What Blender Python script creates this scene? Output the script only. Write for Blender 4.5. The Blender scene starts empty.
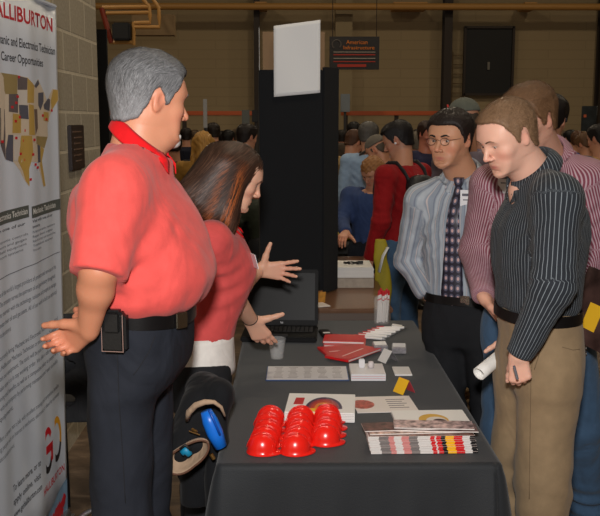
import bpy, bmesh, math, random
import numpy as np
from math import sin, cos, pi, radians as R, atan, sqrt
from mathutils import Vector, Matrix, Euler
from mathutils.bvhtree import BVHTree
random.seed(7); rng = np.random.default_rng(7)
scn = bpy.context.scene
COL = scn.collection
# ---------------------------------------------------------------- camera
FPX = 906.0; CH = 1.70
PITCH = atan(138/FPX); YAW = -atan(10/FPX)
cd = bpy.data.cameras.new('camera'); cam = bpy.data.objects.new('camera', cd); COL.objects.link(cam)
cd.sensor_width = 36; cd.lens = FPX/600*36; cd.clip_start = .05; cd.clip_end = 200
cam.location = (0, 0, CH); cam.rotation_euler = (pi/2-PITCH, 0, YAW)
scn.camera = cam
CR = cam.rotation_euler.to_matrix()
def ray(x, y):
    return CR @ Vector(((x-300)/FPX, (258-y)/FPX, -1))
def W(x, y, Y):           # place seen at (x, y), Y metres from the viewer
    r = ray(x, y); t = Y/r.y
    return Vector((r.x*t, Y, CH+r.z*t))
def Wz(x, y, z=.75):      # place seen at (x, y), z metres above the floor
    r = ray(x, y); t = (z-CH)/r.z
    return Vector((r.x*t, r.y*t, z))
# ---------------------------------------------------------------- materials
def srgb(c):
    return tuple(((v/255)/12.92 if v/255 <= .04045 else ((v/255+.055)/1.055)**2.4) for v in c)
MATS = {}
class NT:
    def __init__(s, name):
        s.m = bpy.data.materials.new(name); s.m.use_nodes = True
        s.t = s.m.node_tree; s.b = s.t.nodes['Principled BSDF']
    def n(s, typ, **kw):
        nd = s.t.nodes.new(typ)
        for k, v in kw.items():
            if k.startswith('i_'): nd.inputs[int(k[2:])].default_value = v
            else: setattr(nd, k, v)
        return nd
    def l(s, a, b): s.t.links.new(a, b)
    def math(s, op, a, b=None, c=None):
        nd = s.n('ShaderNodeMath', operation=op)
        for i, v in enumerate((a, b, c)):
            if v is None: continue
            if isinstance(v, (int, float)): nd.inputs[i].default_value = v
            else: s.l(v, nd.inputs[i])
        return nd.outputs[0]
    def mix(s, f, a, b, mode='MIX'):
        nd = s.n('ShaderNodeMix', data_type='RGBA', blend_type=mode)
        for i, v in ((0, f), (6, a), (7, b)):
            if isinstance(v, (int, float)): nd.inputs[i].default_value = v
            elif isinstance(v, tuple): nd.inputs[i].default_value = (*v[:3], 1)
            else: s.l(v, nd.inputs[i])
        return nd.outputs[2]
    def bump(s, h, strength=.3, dist=.01):
        b = s.n('ShaderNodeBump'); b.inputs['Strength'].default_value = strength; b.inputs['Distance'].default_value = dist
        s.l(h, b.inputs['Height']); s.l(b.outputs[0], s.b.inputs['Normal'])
def mat(name, col, rough=.6, metal=0, noise=0, nscale=20, bump=0, bscale=200, bdist=.002, spec=.5, sheen=0, emit=0, alpha=None, stretch=None, trans=0):
    if name in MATS: return MATS[name]
    N = NT(name); c = srgb(col)
    N.b.inputs['Base Color'].default_value = (*c, 1); N.b.inputs['Roughness'].default_value = rough
    N.b.inputs['Metallic'].default_value = metal; N.b.inputs['Specular IOR Level'].default_value = spec
    if sheen: N.b.inputs['Sheen Weight'].default_value = sheen
    if trans:
        N.b.inputs['Transmission Weight'].default_value = trans; N.b.inputs['IOR'].default_value = 1.45
    if emit:
        N.b.inputs['Emission Color'].default_value = (*c, 1); N.b.inputs['Emission Strength'].default_value = emit
    tc = N.n('ShaderNodeTexCoord'); src = tc.outputs['Object']
    if stretch:
        mp = N.n('ShaderNodeMapping'); mp.inputs['Scale'].default_value = stretch; N.l(src, mp.inputs[0]); src = mp.outputs[0]
    if noise:
        nz = N.n('ShaderNodeTexNoise'); nz.inputs['Scale'].default_value = nscale; nz.inputs['Detail'].default_value = 5
        N.l(src, nz.inputs[0])
        rp = N.n('ShaderNodeMapRange'); rp.inputs[1].default_value = .3; rp.inputs[2].default_value = .7
        rp.inputs[3].default_value = 1-noise; rp.inputs[4].default_value = 1+noise
        N.l(nz.outputs[0], rp.inputs[0])
        cc = N.n('ShaderNodeCombineColor'); [N.l(rp.outputs[0], cc.inputs[i]) for i in range(3)]
        N.l(N.mix(1.0, c, cc.outputs[0], 'MULTIPLY'), N.b.inputs['Base Color'])
    if bump:
        nb = N.n('ShaderNodeTexNoise'); nb.inputs['Scale'].default_value = bscale; nb.inputs['Detail'].default_value = 4
        N.l(src, nb.inputs[0]); N.bump(nb.outputs[0], bump, bdist)
    MATS[name] = N.m; return N.m
def attr_mat(name, rough=.5, bump=.15, bscale=300, spec=.4, sss=0, attr='col', bdist=.002):
    if name in MATS: return MATS[name]
    N = NT(name); a = N.n('ShaderNodeAttribute', attribute_name=attr)
    N.l(a.outputs['Color'], N.b.inputs['Base Color'])
    N.b.inputs['Roughness'].default_value = rough; N.b.inputs['Specular IOR Level'].default_value = spec
    if sss:
        N.b.inputs['Subsurface Weight'].default_value = sss; N.b.inputs['Subsurface Radius'].default_value = (.012, .005, .003)
        N.b.inputs['Subsurface Scale'].default_value = 1
    tc = N.n('ShaderNodeTexCoord'); nb = N.n('ShaderNodeTexNoise'); nb.inputs['Scale'].default_value = bscale
    N.l(tc.outputs['Object'], nb.inputs[0]); N.bump(nb.outputs[0], bump, bdist)
    MATS[name] = N.m; return N.m
def cloth(name, col, fold=.5, fscale=9, weave=.1, rough=.85, sheen=.04, stripes=None):
    """woven cloth with soft creases; stripes = (count, [(centre, halfwidth, colour)...]) around the limb or trunk"""
    if name in MATS: return MATS[name]
    N = NT(name); c = srgb(col)
    N.b.inputs['Roughness'].default_value = rough; N.b.inputs['Sheen Weight'].default_value = sheen
    N.b.inputs['Specular IOR Level'].default_value = .2
    tc = N.n('ShaderNodeTexCoord')
    mp = N.n('ShaderNodeMapping'); mp.inputs['Scale'].default_value = (1, 1, .55); mp.inputs['Rotation'].default_value = (.3, .5, .2)
    N.l(tc.outputs['Object'], mp.inputs[0])
    n1 = N.n('ShaderNodeTexNoise'); n1.inputs['Scale'].default_value = fscale; n1.inputs['Detail'].default_value = 2.5; n1.inputs['Distortion'].default_value = 1.2
    N.l(mp.outputs[0], n1.inputs[0])
    n2 = N.n('ShaderNodeTexNoise'); n2.inputs['Scale'].default_value = 420; N.l(tc.outputs['Object'], n2.inputs[0])
    b1 = N.n('ShaderNodeBump'); b1.inputs['Strength'].default_value = fold; b1.inputs['Distance'].default_value = .035
    N.l(n1.outputs[0], b1.inputs['Height'])
    b2 = N.n('ShaderNodeBump'); b2.inputs['Strength'].default_value = weave; b2.inputs['Distance'].default_value = .002
    N.l(n2.outputs[0], b2.inputs['Height']); N.l(b1.outputs[0], b2.inputs['Normal']); N.l(b2.outputs[0], N.b.inputs['Normal'])
    out = None
    if stripes:
        cnt, bands = stripes
        a = N.n('ShaderNodeAttribute', attribute_name='pat'); sp = N.n('ShaderNodeSeparateXYZ'); N.l(a.outputs['Vector'], sp.inputs[0])
        ang = N.math('ARCTAN2', sp.outputs[0], sp.outputs[1])
        ph = N.math('FRACT', N.math('MULTIPLY', N.math('MULTIPLY', ang, 1/(2*pi)), N.math('MULTIPLY', sp.outputs[2], float(cnt))))
        out = c
        for (ce, hw, bc) in bands:
            d = N.math('ABSOLUTE', N.math('SUBTRACT', ph, ce))
            mr = N.n('ShaderNodeMapRange'); mr.inputs[1].default_value = hw*.7; mr.inputs[2].default_value = hw*1.3
            mr.inputs[3].default_value = 1; mr.inputs[4].default_value = 0; N.l(d, mr.inputs[0])
            out = N.mix(mr.outputs[0], out, srgb(bc))
    n3 = N.n('ShaderNodeTexNoise'); n3.inputs['Scale'].default_value = 30; n3.inputs['Detail'].default_value = 6; N.l(tc.outputs['Object'], n3.inputs[0])
    rp = N.n('ShaderNodeMapRange'); rp.inputs[1].default_value = .3; rp.inputs[2].default_value = .7; rp.inputs[3].default_value = .93; rp.inputs[4].default_value = 1.07
    N.l(n3.outputs[0], rp.inputs[0]); cc = N.n('ShaderNodeCombineColor'); [N.l(rp.outputs[0], cc.inputs[i]) for i in range(3)]
    N.l(N.mix(1.0, out if out is not None else c, cc.outputs[0], 'MULTIPLY'), N.b.inputs['Base Color'])
    MATS[name] = N.m; return N.m
# ---------------------------------------------------------------- object helpers
def link(name, me, m=None, parent=None, smooth=True):
    o = bpy.data.objects.new(name, me); COL.objects.link(o)
    if m is not None:
        for mm in (m if isinstance(m, (list, tuple)) else [m]): me.materials.append(mm)
    if smooth and len(me.polygons): me.polygons.foreach_set('use_smooth', [True]*len(me.polygons))
    if parent: o.parent = parent
    return o
def tag(o, label=None, cat=None, group=None, kind=None):
    if label: o['label'] = label
    if cat: o['category'] = cat
    if group: o['group'] = group
    if kind: o['kind'] = kind
    return o
def empty(name, loc=(0, 0, 0), rz=0, **k):
    o = bpy.data.objects.new(name, None); COL.objects.link(o); o.location = loc; o.rotation_euler = (0, 0, rz); o.empty_display_size = .1
    return tag(o, **k)
def copy_tree(o, parent=None):
    kids = [c for c in o.children]
    c = o.copy(); COL.objects.link(c)
    if parent: c.parent = parent
    for k in kids: copy_tree(k, c)
    return c
class MB:
    """collects simple solids into one mesh"""
    def __init__(s): s.bm = bmesh.new()
    def box(s, c, d, rot=None, bev=0, mi=0, seg=2):
        r = bmesh.ops.create_cube(s.bm, size=1)['verts']
        M = Matrix.Translation(c) @ (Euler(rot).to_matrix().to_4x4() if rot is not None else Matrix()) @ Matrix.Diagonal((*d, 1))
        bmesh.ops.transform(s.bm, matrix=M, verts=r)
        fs = {f for v in r for f in v.link_faces}
        for f in fs: f.material_index = mi
        if bev:
            es = list({e for v in r for e in v.link_edges})
            bmesh.ops.bevel(s.bm, geom=es, offset=bev, segments=seg, affect='EDGES', clamp_overlap=True)
        return s
    def tube(s, pts, r, n=10, mi=0, cap=True, flat=None):
        pts = [Vector(p) for p in pts]; rs = r if isinstance(r, (list, tuple)) else [r]*len(pts)
        rings = []; prev = None
        for i, p in enumerate(pts):
            t = (pts[min(i+1, len(pts)-1)]-pts[max(i-1, 0)]).normalized()
            if prev is None:
                a = Vector((0, 0, 1)) if abs(t.z) < .9 else Vector((1, 0, 0))
                u = t.cross(a).normalized()
            else: u = (prev-t*prev.dot(t)).normalized()
            prev = u; v = t.cross(u)
            rings.append([s.bm.verts.new(p+(u*cos(2*pi*k/n)+v*sin(2*pi*k/n)*(flat or 1))*rs[i]) for k in range(n)])
        for a, b in zip(rings, rings[1:]):
            for k in range(n):
                f = s.bm.faces.new((a[k], a[(k+1) % n], b[(k+1) % n], b[k])); f.material_index = mi
        if cap:
            for rg in (rings[0][::-1], rings[-1]):
                f = s.bm.faces.new(rg); f.material_index = mi
        return s
    def lathe(s, prof, c=(0, 0, 0), n=24, mi=0, close=True):
        c = Vector(c); rings = []
        for (r, z) in prof:
            if r < 1e-5: rings.append([s.bm.verts.new(c+Vector((0, 0, z)))])
            else: rings.append([s.bm.verts.new(c+Vector((r*cos(2*pi*k/n), r*sin(2*pi*k/n), z))) for k in range(n)])
        for a, b in zip(rings, rings[1:]):
            for k in range(n):
                q = [a[k % len(a)], a[(k+1) % len(a)], b[(k+1) % len(b)], b[k % len(b)]]
                q2 = []
                for v in q:
                    if v not in q2: q2.append(v)
                if len(q2) > 2:
                    f = s.bm.faces.new(q2); f.material_index = mi
        return s
    def prism(s, poly, z0, z1, M=None, mi=0):
        M = M or Matrix()
        a = [s.bm.verts.new(M @ Vector((x, y, z0))) for x, y in poly]; b = [s.bm.verts.new(M @ Vector((x, y, z1))) for x, y in poly]
        f = [s.bm.faces.new(a[::-1]), s.bm.faces.new(b)]
        n = len(poly)
        for k in range(n): f.append(s.bm.faces.new((a[k], a[(k+1) % n], b[(k+1) % n], b[k])))
        for q in f: q.material_index = mi
        return s
    def grid(s, fn, nu, nv, mi=0, closeu=False):
        g = [[s.bm.verts.new(fn(i/(nu if closeu else nu-1), j/(nv-1))) for j in range(nv)] for i in range(nu)]
        for i in range(nu if closeu else nu-1):
            for j in range(nv-1):
                f = s.bm.faces.new((g[i][j], g[(i+1) % nu][j], g[(i+1) % nu][j+1], g[i][j+1])); f.material_index = mi
        return s
    def build(s, name, m, parent=None, smooth=False, solid=0, sub=0):
        bmesh.ops.recalc_face_normals(s.bm, faces=s.bm.faces)
        me = bpy.data.meshes.new(name); s.bm.to_mesh(me); s.bm.free()
        o = link(name, me, m, parent, smooth)
        if smooth == 'auto':
            try: me.set_sharp_from_angle(angle=R(38))
            except Exception: pass
        if solid:
            md = o.modifiers.new('solid', 'SOLIDIFY'); md.thickness = solid; md.offset = 0
        if sub:
            md = o.modifiers.new('sub', 'SUBSURF'); md.levels = sub; md.render_levels = sub
        return o
def np_mesh(name, V, F, attrs=None, cols=None):
    me = bpy.data.meshes.new(name); V = np.ascontiguousarray(V, np.float32); F = np.ascontiguousarray(F, np.int32)
    me.vertices.add(len(V)); me.vertices.foreach_set('co', V.ravel())
    k = F.shape[1]
    me.loops.add(F.size); me.loops.foreach_set('vertex_index', F.ravel())
    me.polygons.add(len(F)); me.polygons.foreach_set('loop_start', np.arange(0, F.size, k, dtype=np.int32))
    try: me.polygons.foreach_set('loop_total', np.full(len(F), k, np.int32))
    except Exception: pass
    me.update(calc_edges=True)
    for n, a in (attrs or {}).items():
        at = me.attributes.new(n, 'FLOAT_VECTOR', 'POINT'); at.data.foreach_set('vector', np.ascontiguousarray(a, np.float32).ravel())
    for n, a in (cols or {}).items():
        at = me.attributes.new(n, 'FLOAT_COLOR', 'POINT'); a4 = np.ones((len(V), 4), np.float32); a4[:, :3] = a; at.data.foreach_set('color', a4.ravel())
    me.polygons.foreach_set('use_smooth', [True]*len(F))
    return me
# ---------------------------------------------------------------- implicit modelling kit
def A3(v): return np.array(v, float)
class Fld:
    def __init__(s, lo, hi, h):
        s.lo = A3(lo); s.h = h; n = np.ceil((A3(hi)-s.lo)/h).astype(int)+1
        s.n = n; s.ax = [s.lo[i]+h*np.arange(n[i]) for i in range(3)]
        s.d = np.full(n, .5, np.float32)
    def _sl(s, lo, hi):
        out = []
        for i in range(3):
            a = max(0, int(math.floor((lo[i]-s.lo[i])/s.h))); b = min(s.n[i], int(math.ceil((hi[i]-s.lo[i])/s.h))+1)
            if b-a < 1: return None
            out.append(slice(a, b))
        return tuple(out)
    def op(s, fn, lo, hi, k=.0, mode='u'):
        pad = k+3*s.h; sl = s._sl(A3(lo)-pad, A3(hi)+pad)
        if sl is None: return s
        x = s.ax[0][sl[0]][:, None, None]; y = s.ax[1][sl[1]][None, :, None]; z = s.ax[2][sl[2]][None, None, :]
        b = fn(x, y, z).astype(np.float32); a = s.d[sl]
        b = np.broadcast_to(b, a.shape)
        if mode == 'u':
            r = np.minimum(a, b)
            if k > 0: r = r-np.maximum(k-np.abs(a-b), 0)**2/(4*k)
        elif mode == 's':
            b = -b; r = np.maximum(a, b)
            if k > 0: r = r+np.maximum(k-np.abs(a-b), 0)**2/(4*k)
        s.d[sl] = r; return s
    def all(s, fn): # free edit of the whole field
        x = s.ax[0][:, None, None]; y = s.ax[1][None, :, None]; z = s.ax[2][None, None, :]
        s.d = fn(s.d, x, y, z).astype(np.float32); return s
    def cap(s, a, b, ra, rb=None, k=.02, mode='u', flat=None):
        a = A3(a); b = A3(b); rb = ra if rb is None else rb; ba = b-a; L2 = max(ba@ba, 1e-9)
        def fn(x, y, z):
            px, py, pz = x-a[0], y-a[1], z-a[2]
            h = np.clip((px*ba[0]+py*ba[1]+pz*ba[2])/L2, 0, 1)
            qx, qy, qz = px-h*ba[0], py-h*ba[1], pz-h*ba[2]
            if flat is not None:
                n = A3(flat[0]); n = n/np.linalg.norm(n); f = (1/flat[1]-1)*(qx*n[0]+qy*n[1]+qz*n[2])
                qx, qy, qz = qx+f*n[0], qy+f*n[1], qz+f*n[2]
            return np.sqrt(qx*qx+qy*qy+qz*qz)-(ra+(rb-ra)*h)
        r = max(ra, rb); return s.op(fn, np.minimum(a, b)-r, np.maximum(a, b)+r, k, mode)
    def ell(s, c, r, k=.02, mode='u', rot=None):
        c = A3(c); r = A3(r); M = None if rot is None else np.array(Euler([R(v) for v in rot]).to_matrix())
        def fn(x, y, z):
            p = (x-c[0], y-c[1], z-c[2])
            if M is not None: p = tuple(M[0, i]*p[0]+M[1, i]*p[1]+M[2, i]*p[2] for i in range(3))
            k0 = np.sqrt((p[0]/r[0])**2+(p[1]/r[1])**2+(p[2]/r[2])**2)
            k1 = np.sqrt((p[0]/r[0]**2)**2+(p[1]/r[1]**2)**2+(p[2]/r[2]**2)**2)+1e-9
            return k0*(k0-1)/k1
        m = max(r); m3 = r if M is None else A3([m]*3); return s.op(fn, c-m3, c+m3, k, mode)
    def loft(s, K, k=.02, mode='u', e=2.2, capr=.0):
        """K rows: z, halfwidth, front depth, back depth, cx, cy"""
        K = np.array(K, float); K = K[np.argsort(K[:, 0])]
        def fn(x, y, z):
            zz = np.clip(z, K[0, 0], K[-1, 0])
            w, df, db, cx, cy = [smooth_interp(zz, K[:, 0], K[:, i]) for i in range(1, 6)]
            yy = y-cy; dd = np.where(yy > 0, df, db)
            q = (np.abs((x-cx)/w)**e+np.abs(yy/dd)**e)**(1/e)
            side = (q-1)*np.minimum(w, np.sqrt(df*db))*.9
            cap = np.maximum(z-K[-1, 0], K[0, 0]-z)
            if capr:
                t1 = side+capr; t2 = cap+capr
                return np.minimum(np.maximum(t1, t2), 0)+np.sqrt(np.maximum(t1, 0)**2+np.maximum(t2, 0)**2)-capr
            return np.maximum(side, cap)
        wm = K[:, 1].max(); dm = max(K[:, 2].max(), K[:, 3].max())
        lo = (K[:, 4].min()-wm, K[:, 5].min()-dm, K[0, 0]); hi = (K[:, 4].max()+wm, K[:, 5].max()+dm, K[-1, 0])
        return s.op(fn, lo, hi, k, mode)
    def mesh(s):
        d = s.d; S = d < 0
        d[0] = np.maximum(d[0], .001); d[-1] = np.maximum(d[-1], .001); d[:, 0] = np.maximum(d[:, 0], .001); d[:, -1] = np.maximum(d[:, -1], .001)
        d[:, :, 0] = np.maximum(d[:, :, 0], .001); d[:, :, -1] = np.maximum(d[:, :, -1], .001); S = d < 0
        c = np.zeros(tuple(np.array(d.shape)-1), np.int8)
        offs = [(i, j, k) for i in (0, 1) for j in (0, 1) for k in (0, 1)]
        sh = c.shape
        for o in offs: c += S[o[0]:o[0]+sh[0], o[1]:o[1]+sh[1], o[2]:o[2]+sh[2]]
        act = (c > 0) & (c < 8); I = np.argwhere(act)
        idx = np.full(sh, -1, np.int64); idx[act] = np.arange(len(I))
        vals = {o: d[I[:, 0]+o[0], I[:, 1]+o[1], I[:, 2]+o[2]] for o in offs}
        acc = np.zeros((len(I), 3)); cnt = np.zeros(len(I))
        for a in offs:
            for ax in range(3):
                if a[ax]: continue
                b = list(a); b[ax] = 1; b = tuple(b)
                va, vb = vals[a], vals[b]; m = (va < 0) != (vb < 0)
                t = np.where(m, va/np.where(m, va-vb, 1), 0)
                for q in range(3): acc[:, q] += np.where(m, a[q]+(t if q == ax else 0), 0)
                cnt += m
        V = s.lo+s.h*(I+acc/cnt[:, None])
        F = []
        for ax in range(3):
            o1, o2 = [(1, 2), (2, 0), (0, 1)][ax]
            sa = [slice(None)]*3; sb = [slice(None)]*3; sa[ax] = slice(0, -1); sb[ax] = slice(1, None)
            A, B = S[tuple(sa)], S[tuple(sb)]; E = np.argwhere(A != B)
            ok = (E[:, o1] > 0) & (E[:, o2] > 0) & (E[:, o1] < d.shape[o1]-1) & (E[:, o2] < d.shape[o2]-1); E = E[ok]
            ins = A[E[:, 0], E[:, 1], E[:, 2]]
            def g(d1, d2):
                e = E.copy(); e[:, o1] += d1; e[:, o2] += d2; return idx[e[:, 0], e[:, 1], e[:, 2]]
            q = np.stack([g(-1, -1), g(0, -1), g(0, 0), g(-1, 0)], 1)
            q = np.where(ins[:, None], q, q[:, ::-1]); F.append(q)
        F = np.concatenate(F); F = F[(F >= 0).all(1)]
        return V, F
def smooth_interp(z, zs, vs):
    t = np.interp(z, zs, np.arange(len(zs))); i = np.clip(t.astype(int), 0, len(zs)-2); f = t-i
    # catmull-rom
    n = len(vs); p0 = vs[np.clip(i-1, 0, n-1)]; p1 = vs[i]; p2 = vs[i+1]; p3 = vs[np.clip(i+2, 0, n-1)]
    return .5*((2*p1)+(-p0+p2)*f+(2*p0-5*p1+4*p2-p3)*f*f+(-p0+3*p1-3*p2+p3)*f**3)
def smoothV(V, F, it=1, lam=.5):
    e = np.concatenate([F[:, [0, 1]], F[:, [1, 2]], F[:, [2, 3]], F[:, [3, 0]]])
    for _ in range(it):
        s = np.zeros_like(V); c = np.zeros(len(V))
        for q in range(3):
            s[:, q] = np.bincount(e[:, 0], V[e[:, 1], q], len(V))+np.bincount(e[:, 1], V[e[:, 0], q], len(V))
        c = np.bincount(e[:, 0], minlength=len(V))+np.bincount(e[:, 1], minlength=len(V))
        V = V*(1-lam)+lam*s/np.maximum(c, 1)[:, None]
    return V
def vnormals(V, F):
    n = np.cross(V[F[:, 2]]-V[F[:, 0]], V[F[:, 3]]-V[F[:, 1]]); N = np.zeros_like(V)
    for k in range(4):
        for q in range(3): N[:, q] += np.bincount(F[:, k], n[:, q], len(V))
    return N/np.maximum(np.linalg.norm(N, axis=1, keepdims=True), 1e-9)
def wrinkle(x, y, z, seed, sc=1.0):
    r = np.random.default_rng(seed); out = 0
    for i in range(5):
        k = r.normal(size=3); k = k/np.linalg.norm(k)*r.uniform(18, 55)*sc; k[2] *= 1.3; j = r.normal(size=3)*9*sc
        out = out+np.sin(x*k[0]+y*k[1]+z*k[2]+1.6*np.sin(x*j[0]+y*j[1]+z*j[2]+r.uniform(0, 6))+r.uniform(0, 6))/(1+i*.35)
    return out/3
# ---------------------------------------------------------------- people
def basis(d, n):
    d = A3(d); d = d/np.linalg.norm(d); n = A3(n); n = n-d*(n@d); n = n/np.linalg.norm(n); return d, n
def hand_prims(f, w, d, n, t, curl=(20, 20, 25, 28), spread=4, s=1.0, thumb=(.55, .75, .3), tcurl=15, k=.008):
    """w wrist, d towards the fingers, n where the palm faces, t thumb side"""
    d, n = basis(d, n); t = A3(t); t = t-d*(t@d)-n*(t@n); t /= np.linalg.norm(t); w = A3(w)
    offs = (.029, .0095, -.010, -.0275); lens = (.074, .082, .076, .060); kn = (.090, .093, .087, .078); rr = (.0088, .009, .0086, .0078)
    for i in range(4):
        a = w+t*offs[i]*.55*s+d*.012*s; b = w+(t*offs[i]+d*kn[i])*s
        f.cap(a, b, .0155*s, .0125*s, k=.014*s, flat=(n, .9))
    for i in range(4):
        an = R(spread*(1.5-i)); dd = d*cos(an)+t*sin(an); p = w+(t*offs[i]+d*kn[i])*s; ang = 0
        for j, fr in enumerate((.45, .31, .24)):
            ang += R(curl[i])*(1.0, 1.25, .8)[j]
            q = p+(dd*cos(ang)+n*sin(ang))*lens[i]*fr*s
            f.cap(p, q, rr[i]*s*(1, .93, .87)[j], rr[i]*s*(.93, .87, .74)[j], k=.004 if j else .007); p = q
    u = d*thumb[0]+t*thumb[1]+n*thumb[2]; u /= np.linalg.norm(u)
    p = w+(d*.018+t*.018+n*.004)*s; q = p+u*.045*s; f.cap(p, q, .0165*s, .0135*s, k=.014*s)
    u2 = u+d*math.tan(R(tcurl)); u2 /= np.linalg.norm(u2); p = q; q = p+u2*.034*s; f.cap(p, q, .0115*s, .0102*s, k=.006)
    u3 = u2+d*math.tan(R(tcurl*.6)); u3 /= np.linalg.norm(u3); f.cap(q, q+u3*.024*s, .0102*s, .0082*s, k=.004)
def euler_np(yaw, pitch, roll):   # yaw + = towards person's left, pitch + = look down, roll + = tilt to right shoulder
    return np.array((Matrix.Rotation(R(yaw), 3, 'Z') @ Matrix.Rotation(-R(pitch), 3, 'X') @ Matrix.Rotation(R(roll), 3, 'Y')))
def build_head(h, M, c, neck, opt):
    """head in its own frame; M rotation, c centre in body space; neck = (base point, radius)"""
    g = opt; fw = g.get('fw', 1.0); ch = g.get('chin', 1.0)
    f = Fld((-.11, -.135, -.235), (.11, .15, .14), h)
    f.ell((0, -.010, .030), (.0745, .0965, .086), k=.0)
    f.loft([(-.110, .026, .014, .030, 0, .066), (-.100, .036*fw, .024*ch, .05, 0, .064), (-.085, .046*fw, .027, .06, 0, .058), (-.070, .053*fw, .034, .07, 0, .052),
            (-.050, .058*fw, .040, .075, 0, .045), (-.02, .064, .041, .08, 0, .042), (.0, .066, .043, .085, 0, .040), (.022, .068, .049, .09, 0, .040), (.05, .064, .040, .08, 0, .038), (.075, .050, .030, .06, 0, .034)], k=.04, e=2.25, capr=.014)
    f.cap((-.034, .078, .021), (.034, .078, .021), .010, k=.014)
    for s_ in (-1, 1):
        f.ell((s_*.033, .093, -.001), (.018, .013, .0125), k=.014, mode='s')
        f.ell((s_*.046, .054, -.024), (.018, .020, .016), k=.02)
        f.ell((s_*.031, .0705, -.001), (.0145, .0135, .0125), k=.004)
        f.ell((s_*.0315, .0835, -.0015), (.0115, .0085, .0036 if not g.get('down') else .0018), k=.003, mode='s')
    ns = g.get('nose', 1.0)
    f.cap((0, .082, .010), (0, .083+.021*ns, -.031), .0075, .0088, k=.012)
    f.ell((0, .086+.019*ns, -.036), (.0095, .0095, .0085), k=.006)
    for s_ in (-1, 1): f.ell((s_*.0115, .093, -.040), (.0075, .0095, .0065), k=.005)
    f.ell((0, .0805, -.0665), (.0235, .0085, .0050), k=.007); f.ell((0, .0800, -.0770), (.0205, .0085, .0055), k=.006)
    f.cap((-.022, .0890, -.0718), (.022, .0890, -.0718), .0018, k=.003, mode='s')
    f.ell((0, .083, -.0885), (.018, .006, .005), k=.01, mode='s')
    f.ell((0, .074, -.102), (.019*ch, .017*ch, .013), k=.014)
    for s_ in (-1, 1):
        f.ell((s_*.0735, -.006, -.008), (.0075, .016, .027), k=.006, rot=(-12, 0, s_*18))
        f.ell((s_*.081, -.001, -.004), (.004, .008, .014), k=.005, mode='s', rot=(-12, 0, s_*18))
    nb = M.T @ (A3(neck[0])-A3(c)); nr = neck[1]
    f.cap((0, -.018, -.055), nb, nr*.95, nr*1.08, k=.028)
    f.cap((0, .020, -.085), nb+A3((0, .012, 0)), nr*.6, nr*.9, k=.03)
    if g.get('double'): f.ell((0, .035, -.105), (.045, .035, .02), k=.03)
    V, F = f.mesh(); V = smoothV(V, F, 1, .35)
    # colours
    sk = A3(srgb(g['skin'])); C = np.tile(sk, (len(V), 1)); x, y, z = V.T
    def blob(cc, r, col, a):
        q = sum(((V[:, i]-cc[i])/r[i])**2 for i in range(3)); w_ = (np.exp(-q*1.1)*a)[:, None]
        C[:] = C*(1-w_)+A3(srgb(col))*w_
    lip = g.get('lip', (188, 96, 86))
    for s_ in (-1, 1):
        blob((s_*.045, .07, -.035), (.025, .03, .022), g.get('blush', (226, 130, 110)), .35)
        blob((s_*.08, -.005, -.005), (.012, .025, .03), (214, 110, 92), .3)
    blob((0, .105, -.036), (.014, .02, .012), (220, 120, 100), .3)
    blob((0, .090, -.0715), (.022, .016, .0080), lip, .85)
    for s_ in (-1, 1):
        blob((s_*.0315, .083, .0035 if not g.get('down') else -.001), (.0145, .012, .0030), (62, 42, 36), .75 if g.get('lash', 1) else 0)
        blob((s_*.0115, .095, -.0435), (.006, .01, .003), (90, 50, 42), .6)
    if g.get('stubble'):
        wz = np.clip((-.045-z)/.02, 0, 1)*np.clip((y+.0)/.03, 0, 1)*np.clip((z+.125)/.02, 0, 1)
        m = np.exp(-((x/.021)**2+((z+.0715)/.008)**2)*1.0); wz = (wz*(1-m)*g['stubble'])[:, None]
        C = C*(1-wz)+A3(srgb(g.get('beard', (70, 50, 40))))*wz
    return V, F, C
HAIRLINE = np.array([(.12, .072), (.085, .068), (.066, .060), (.052, .046), (.042, .024), (.030, .010), (.022, -.012), (.014, -.014), (.008, .010), (-.008, .030), (-.022, .018), (-.032, -.02), (-.05, -.055), (-.075, -.066), (-.13, -.07)])[::-1]
def build_hair(h, opt):
    t = opt.get('t', .008); top = opt.get('top', .006); f = Fld((-.125, -.145, -.125), (.125, .15, .17), h)
    f.ell((0, -.010, .030), (.0745, .0965, .086), k=0)
    f.loft([(-.05, .058, .040, .075, 0, .045), (-.02, .064, .041, .08, 0, .042), (.0, .066, .043, .085, 0, .040), (.022, .068, .049, .09, 0, .040), (.05, .064, .040, .08, 0, .038), (.075, .050, .030, .06, 0, .034)], k=.04, e=2.25, capr=.014)
    f.cap((0, -.03, -.03), (0, -.036, -.085), .054, k=.03)
    hl = HAIRLINE.copy(); hl[:, 1] += opt.get('line', 0)*(hl[:, 0] > .03)
    hl[:, 1] += opt.get('nape', 0)*(hl[:, 0] < -.02)
    def cut(d, x, y, z):
        zl = np.interp(y, hl[:, 0], hl[:, 1]); b = (zl-z)*.8+0*x
        rec = opt.get('recede', .35); b = np.maximum(b, np.where(y > .045, (zl+rec*np.clip(np.abs(x)-.025, 0, 1)*np.clip((y-.045)/.03, 0, 1)-z)*.8, -1)+0*x)
        d = d-(t+top*np.clip((z-.0)/.08, 0, 1))
        k = .010; r = np.maximum(d, b); r = r+np.maximum(k-np.abs(d-b), 0)**2/(4*k)
        return r+(.0005*np.sin(x*310+z*90)*np.sin(y*270+z*160+2)+.001*np.sin(x*120+1)*np.sin(y*95+z*60))*opt.get('messy', 1)
    f.all(cut); V, F = f.mesh(); return V, F
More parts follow.
